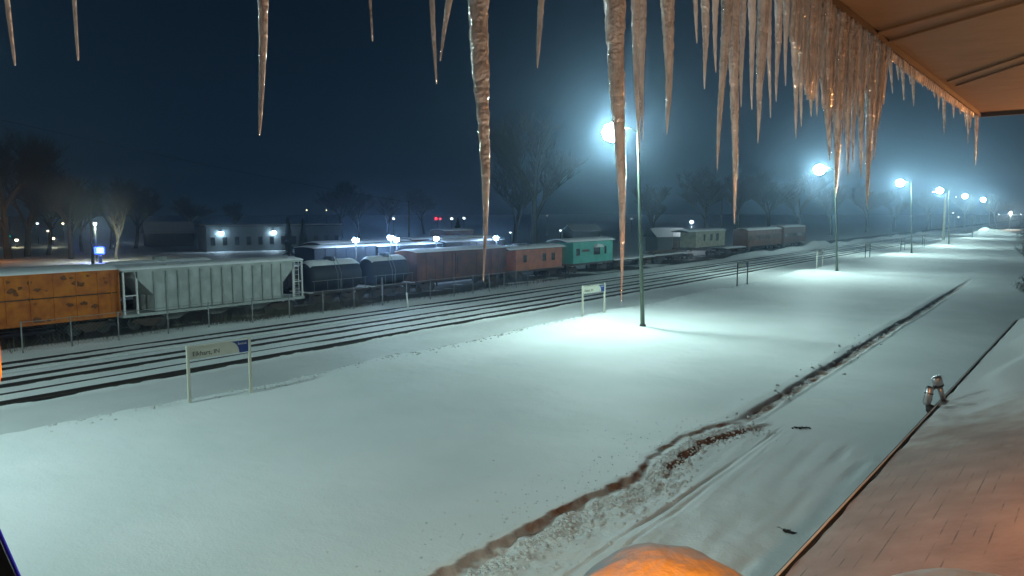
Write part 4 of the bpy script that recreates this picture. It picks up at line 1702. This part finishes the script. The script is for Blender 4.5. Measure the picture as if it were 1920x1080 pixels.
# thin ice band along the eave and the thick fluted curtain
def ice_sheet(pxs, bots, th, label, name):
    m_ = MB()
    n_u, n_v = 160, 14
    a0 = eave_pt(pxs[0], 100)
    a1 = eave_pt(pxs[-1], 100)
    t0_ = (a0 - e1).dot(ed)
    t1_ = (a1 - e1).dot(ed)
    # bottom height as function of t
    tt = [(eave_pt(x, yb) - e1).dot(ed) for x, yb in zip(pxs, bots)]
    zb = [eave_pt(x, yb).z for x, yb in zip(pxs, bots)]
    for side in (0, 1):
        for i in range(n_u + 1):
            t_ = t0_ + (t1_ - t0_) * i / n_u
            zbb = float(np.interp(t_, tt, zb)) - .02 * abs(math.sin(t_ * 60)) * rnd.uniform(.5, 1)
            for j in range(n_v + 1):
                v_ = j / n_v
                z = (ZE - .03) * (1 - v_) + zbb * v_
                thk = th * (1 - .75 * v_) * (1 + .35 * math.sin(t_ * 95 + 1.3 * math.sin(t_ * 31)) + .12 * math.sin(z * 150 + i))
                o_ = -.018 + (-thk if side == 0 else thk * .5)
                p = e1 + ed * t_ + en * o_
                m_.v.append((p.x, p.y, z))
    nn = (n_u + 1) * (n_v + 1)
    for side in (0, 1):
        for i in range(n_u):
            for j in range(n_v):
                a = side * nn + i * (n_v + 1) + j
                m_.f.append((a, a + 1, a + n_v + 2, a + n_v + 1))
    for i in range(n_u):
        a = i * (n_v + 1) + n_v
        m_.f.append((a, a + n_v + 1, nn + a + n_v + 1, nn + a))
        a = i * (n_v + 1)
        m_.f.append((a, a + n_v + 1, nn + a + n_v + 1, nn + a))
    for j in range(n_v):
        for b_i in (0, n_u * (n_v + 1)):
            a = b_i + j
            m_.f.append((a, a + 1, nn + a + 1, nn + a))
    o = m_.build(name, 'ice', None, True)
    tag(o, label, 'ice')
    return o


ice_sheet([1492, 1510, 1522, 1535, 1545, 1556, 1570, 1580, 1592, 1600, 1612, 1620, 1632, 1645, 1655, 1664, 1671],
          [60, 90, 170, 185, 110, 200, 190, 210, 120, 190, 130, 215, 150, 240, 170, 190, 110], .03,
          'thick fluted curtain of merged icicles at the right part of the eave', 'ice_curtain')
ice_sheet([1671, 1690, 1720, 1750, 1780, 1810, 1838], [103, 117, 142, 163, 184, 204, 221], .012,
          'thin band of ice edging the eave from the curtain to its corner', 'ice_band')

# ------------------------------------------------------------------ porch roof below
ZR = 3.6
r1_ = gnd(1472, 1080, ZR)
r2_ = gnd(1772, 751, ZR)
rd = (r2_ - r1_).normalized()
rn = Vector((rd.y, -rd.x, 0))
rb_ = r1_ - rd * 6
rl_ = 34
pt = thing('porch_roof', 'snow dusted porch roof running along the right below the eave', 'roof', (rb_.x, rb_.y, ZR), math.atan2(rd.y, rd.x))
# local: x along, -y towards building (right of the direction), slope up
SL = math.tan(R(20))
NX, NY = 240, 40
m_ = MB()
DEP = 5.0
for i in range(NX + 1):
    x = rl_ * i / NX
    for j in range(NY + 1):
        v_ = DEP * (j / NY) ** 1.3
        z = v_ * SL
        px_ = x
        # thicker drift lying on the far part
        dr = .10 * (1 / (1 + math.exp(-(x - 13.5 - 1.2 * math.sin(v_ * 1.3)) * 3))) * (1 / (1 + math.exp(-(v_ - .9 - .25 * math.sin(x * .9)) * 9)))
        z += .007 * float(vnoise(np.array(x / .8), np.array(v_ / .5))) + dr + (.012 * math.sin(x * 2.3) if j == 0 else 0)
        m_.v.append((x, -v_ + (.03 * float(vnoise(np.array(x / .4), np.array(0.0))) if j == 0 else 0), z))
for i in range(NX):
    for j in range(NY):
        a = i * (NY + 1) + j
        m_.f.append((a, a + NY + 1, a + NY + 2, a + 1))
rsurf = m_.build('snow_layer', 'snow', pt, True)
rsm = bpy.data.materials.new('thin_roof_snow')
rsm.use_nodes = True
n = rsm.node_tree.nodes
l = rsm.node_tree.links
b = n['Principled BSDF']
b.inputs['Roughness'].default_value = .6
t = n.new('ShaderNodeTexCoord')
sep = n.new('ShaderNodeSeparateXYZ')
l.new(t.outputs['Object'], sep.inputs[0])
mul = n.new('ShaderNodeMath')
mul.operation = 'MULTIPLY'
mul.inputs[1].default_value = 5.6
l.new(sep.outputs['Y'], mul.inputs[0])
fr2 = n.new('ShaderNodeMath')
fr2.operation = 'FRACT'
l.new(mul.outputs[0], fr2.inputs[0])
gt = n.new('ShaderNodeMath')
gt.operation = 'GREATER_THAN'
gt.inputs[1].default_value = .90
l.new(fr2.outputs[0], gt.inputs[0])
nzz = noise(1.1, 6, (1.6, 4.5, 1))
rr_ = ramp(nzz.outputs['Fac'], .47, (0, 0, 0), .60, (1, 1, 1))
near_ = n.new('ShaderNodeMapRange')
near_.inputs['From Min'].default_value = 13
near_.inputs['From Max'].default_value = 9
l.new(sep.outputs['X'], near_.inputs['Value'])
mm = n.new('ShaderNodeMath')
mm.operation = 'MULTIPLY'
l.new(gt.outputs[0], mm.inputs[0])
l.new(rr_.outputs[0], mm.inputs[1])
mm2 = n.new('ShaderNodeMath')
mm2.operation = 'MULTIPLY'
l.new(mm.outputs[0], mm2.inputs[0])
l.new(near_.outputs[0], mm2.inputs[1])
sn = ramp(noise(1.5, 6).outputs['Fac'], .3, (.25, .155, .12), .7, (.38, .26, .21))
shg = ramp(noise(12, 4).outputs['Fac'], .3, (.08, .05, .04), .7, (.16, .11, .09))
wsn = n.new('ShaderNodeMath')
wsn.operation = 'ADD'
nx_ = noise(.9, 5)
l.new(nx_.outputs['Fac'], wsn.inputs[0])
dv_ = n.new('ShaderNodeMapRange')
dv_.inputs['From Min'].default_value = 10.5
dv_.inputs['From Max'].default_value = 17
dv_.inputs['To Min'].default_value = -.35
dv_.inputs['To Max'].default_value = .35
l.new(sep.outputs['X'], dv_.inputs['Value'])
l.new(dv_.outputs[0], wsn.inputs[1])
cov = ramp(wsn.outputs[0], .35, (0, 0, 0), .7, (1, 1, 1))
wh = n.new('ShaderNodeRGB')
wh.outputs[0].default_value = (.72, .74, .74, 1)
sn2 = mixc(cov.outputs[0], sn.outputs[0], wh.outputs[0])
l.new(mixc(mm2.outputs[0], sn2, shg.outputs[0]), b.inputs['Base Color'])
bpp = n.new('ShaderNodeBump')
bpp.inputs['Strength'].default_value = .5
bpp.inputs['Distance'].default_value = .02
l.new(noise(9, 6).outputs['Fac'], bpp.inputs['Height'])
l.new(bpp.outputs[0], b.inputs['Normal'])
rsurf.data.materials.clear()
rsurf.data.materials.append(rsm)
dk = MB()
dk.v += [(0, .02, -.16), (rl_, .02, -.16), (rl_, .02, -.05), (0, .02, -.05), (0, -DEP, DEP * SL - .20), (rl_, -DEP, DEP * SL - .20),
         (rl_, -DEP, DEP * SL - .05), (0, -DEP, DEP * SL - .05)]
dk.f += [(0, 1, 2, 3), (4, 5, 6, 7), (0, 1, 5, 4), (3, 2, 6, 7), (0, 3, 7, 4), (1, 2, 6, 5)]
dk.build('roof_deck', 'fascia', pt)
gt_ = MB()
gt_.prism([(.022, -.02), (.12, -.02), (.12, -.10), (.10, -.13), (.022, -.13)], 'x', 0, rl_)
gt_.build('gutter', 'dark_metal', pt)
gs = MB()
gs.tube([(rl_ * k / 60, .085, -.015 + random.uniform(-.006, .006)) for k in range(61)], .016, 6)
gs.build('gutter_snow', 'snow', pt)
# station wall below the porch and the wall behind the camera
wl = thing('station_wall', 'brick station wall behind the porch roof, out of view', 'wall', (0, 0, 0))
brick = mat('brick', (.30, .13, .09), .85, var=.35, scale=8)
MB().box(1.2, 1.5, -8, 34, 0, ZE + .2).build('wall', brick, wl)
MB().box(-1.9, -1.7, -8, 24, 0, 3.3).build('porch_wall', brick, wl)

# twin tube fixture on the roof edge
fx = gnd(1768, 752, ZR + .03)
t0 = thing('tube_floodlights', 'pair of tubular metal floodlights clamped to the porch roof edge', 'floodlight', (fx.x, fx.y, ZR))
dfx = fx.dot(FN)


def fp(px, py, dd=0):
    return dist(px, py, dfx + dd) - Vector((fx.x, fx.y, ZR))


MB().tube([fp(1770, 752), fp(1760, 722)], [.055, .065], 14).build('arm', 'chrome', t0, True)
a_ = MB().tube([fp(1761, 727), fp(1760, 723), fp(1756, 709), fp(1755, 706)], [.085, .11, .115, .09], 16).build('lamp_barrel', 'chrome', t0, True)
MB().tube([fp(1760, 724), fp(1759, 721)], [.118, .118], 16).build('clamp_ring', 'dark_metal', a_, True)
MB().tube([fp(1757, 722, -.05), fp(1745, 735, -.06)], .025, 8).build('bracket', 'dark_metal', t0, True)
b_ = MB().tube([fp(1744, 725, -.08), fp(1743, 728, -.09), fp(1738, 754, -.1), fp(1737, 759, -.1)], [.07, .09, .09, .06], 16).build('lamp_barrel', 'chrome', t0, True)
MB().tube([fp(1741.6, 736, -.09), fp(1741.1, 738.5, -.09)], .095, 16).build('clamp_ring', 'dark_metal', b_, True)
MB().tube([fp(1739.7, 746, -.09), fp(1739.2, 748.5, -.09)], .092, 16).build('clamp_ring', 'dark_metal', b_, True)
MB().tube([fp(1739, 759, -.1), fp(1744, 766, -.1), fp(1749, 771, -.1)], [.05, .11, .11], 16).build('socket', 'dark_metal', t0, True)
MB().tube([fp(1748, 768, -.12), fp(1750, 771.5, -.12)], [.085, .06], 16).build('brass_cap', 'brass', t0, True)
MB().box(-.05, .12, -.35, .15, -.02, .035).build('mount_plate', 'galv', t0)

# snow capped lamp housings right under the camera
def cap(px, py, d, w_, h_, label, name):
    c = dist(px, py, d)
    t0 = thing(name, label, 'lamp housing', c)
    m_ = MB()
    nr, ns_ = 14, 30
    m_.v.append((0, 0, 0))
    rn_ = random.Random(int(px))
    prof = [rn_.uniform(.9, 1.1) for _ in range(ns_)]
    for i in range(1, nr + 1):
        u = i / nr
        for k in range(ns_):
            a = 2 * math.pi * k / ns_
            pr = (prof[k] + prof[(k + 1) % ns_]) / 2
            r = w_ * u * pr * (1 + .04 * math.sin(3 * a + 1))
            z = -h_ * (u ** 2.2) + .006 * float(vnoise(np.array(r * math.cos(a) * 18 + 50), np.array(r * math.sin(a) * 18 + 50)))
            m_.v.append((r * math.cos(a), r * math.sin(a), z))
    for k in range(ns_):
        m_.f.append((0, 1 + k, 1 + (k + 1) % ns_))
    for i in range(nr - 1):
        for k in range(ns_):
            a = 1 + i * ns_ + k
            b2 = 1 + i * ns_ + (k + 1) % ns_
            m_.f.append((a, a + ns_, b2 + ns_, b2))
    m_.build('snow_cap', 'packed_snow', t0, True)
    MB().tube([(0, 0, -h_ * .9), (0, 0, -h_ - .14)], [w_ * .9, w_ * .6], 24).build('housing', 'dark_metal', t0, True)
    return t0


cap(1250, 1044, 1.05, .168, .09, 'snow capped lamp housing glowing orange at the bottom of the view', 'lamp_housing')
cap(1850, 1098, 1.35, .19, .07, 'lower snow capped housing at the bottom right, dim orange', 'lamp_housing')

# black bracket in the bottom left corner, a blue lens fringe painted along it
bk = dist(8, 1070, .8)
t0 = thing('camera_bracket', 'black metal bracket with a painted blue lens fringe in the bottom left corner', 'bracket', (0, 0, 0))
a = dist(-14, 970, .8)
c = dist(60, 1140, .8)
m_ = MB()
pp_ = [dist(-8, 996, .8), dist(34, 1090, .8), dist(-60, 1140, .8), dist(-120, 996, .8)]
bck = [p + ray(10, 1060).normalized() * .03 for p in pp_]
m_.v += [tuple(p) for p in pp_ + bck]
m_.f += [(0, 1, 2, 3), (4, 5, 6, 7), (0, 1, 5, 4), (1, 2, 6, 5), (2, 3, 7, 6), (3, 0, 4, 7)]
m_.build('plate', 'ink', t0)
bluem = mat('blue_fringe', (.0, .0, .85), .4)
e_ = MB().tube([dist(-6, 988, .802), dist(40, 1092, .802)], .0022, 8)
e_.build('fringe_strip', bluem, t0)

# ------------------------------------------------------------------ lights of the station itself
wp_ = dist(1180, 1700, 1.2)
t0 = thing('porch_lamp', 'amber porch lamp just below the view', 'lamp', wp_)
MB().lump((0, 0, 0), .05, 1, 12, 0).build('amber_globe', emit('amber_globe', (1, .42, .08), 3), t0, True)
MB().tube([(0, 0, -.06), (0, 0, -.2)], [.03, .05], 10).build('stem', 'dark_metal', t0, True)
point('porch_light', (0, 0, 0.06), WARM_W, (1.0, .74, .52), .09, t0)
cg_ = bpy.data.lights.new('cap_fill', 'SPOT')  # added spot without a fixture, brightens only the snow cap
cg_.energy = CAP_W
cg_.color = (1, .27, .02)
cg_.spot_size = R(75)
cg_.spot_blend = .6
cg_.shadow_soft_size = .04
cgo = bpy.data.objects.new('cap_fill', cg_)
COL.objects.link(cgo)
cgo.parent = t0
cgo.location = dist(1245, 1240, .45) - wp_
cgo.rotation_euler = (dist(1245, 1090, 1.02) - dist(1245, 1240, .45)).to_track_quat('-Z', 'Y').to_euler()
t1_w = thing('wall_lantern', 'amber wall lantern on the station wall, out of view to the right', 'lamp', (1.05, 9.4, 8.0))
MB().lump((0, 0, 0), .09, 1.3, 12, 0).build('amber_globe', M['amber'], t1_w, True)
MB().tube([(0, 0, .12), (0, 0, .2)], [.12, .03], 12).build('hood', 'dark_metal', t1_w, True)
point('lantern_light', (-.2, 0, -.05), WALL_W, (1.0, .42, .13), .08, t1_w)

al = dist(-24, 545, 1.4)  # added glowing tube in place of the orange lens glare, no real lantern
t0 = thing('glare_streak', 'made up amber tube standing in for orange lens glare at the very left edge', 'lamp', al)
MB().tube([(0, 0, -.18), (0, 0, -.16), (0, 0, .20), (0, 0, .22)], [.010, .014, .014, .010], 12).build('glass', 'amber', t0, True)
MB().tube([(0, 0, .221), (0, 0, .26)], [.014, .004], 12).build('cap', 'dark_metal', t0, True)

sp_ = bpy.data.lights.new('flood_light', 'SPOT')
sp_.energy = FLOOD_W
sp_.color = (.80, 1.0, .83)
sp_.spot_size = R(66)
sp_.spot_blend = 1.0
sp_.shadow_soft_size = .2
fl = thing('wall_floodlight', 'station wall floodlight behind and above the camera, out of view', 'floodlight', (-1.6, -3.0, 7.6))
MB().box(-.2, .2, -.15, .1, -.12, .12).build('housing', 'dark_metal', fl, bevel=.02)
so = bpy.data.objects.new('flood_light', sp_)
COL.objects.link(so)
so.parent = fl
so.location = (0, .25, 0)
tgt = gnd(900, 890) - Vector((-1.6, -2.75, 7.6))
so.rotation_euler = tgt.to_track_quat('-Z', 'Y').to_euler()

# ------------------------------------------------------------------ haze
hz = MB().box(-420, 160, -60, 620, -2, 32).build('haze', M['snow'])
hz.data.materials.clear()
hm = bpy.data.materials.new('haze')
hm.use_nodes = True
hn = hm.node_tree.nodes
hn.remove(hn['Principled BSDF'])
pv = hn.new('ShaderNodeVolumePrincipled')
pv.inputs['Color'].default_value = (.50, .72, 1.0, 1)
pv.inputs['Density'].default_value = HAZE_DENSITY
pv.inputs['Anisotropy'].default_value = 0.9
hm.node_tree.links.new(pv.outputs[0], hn['Material Output'].inputs['Volume'])
hz.data.materials.append(hm)
tag(hz, 'thin night haze lit by the lamps', kind='stuff')
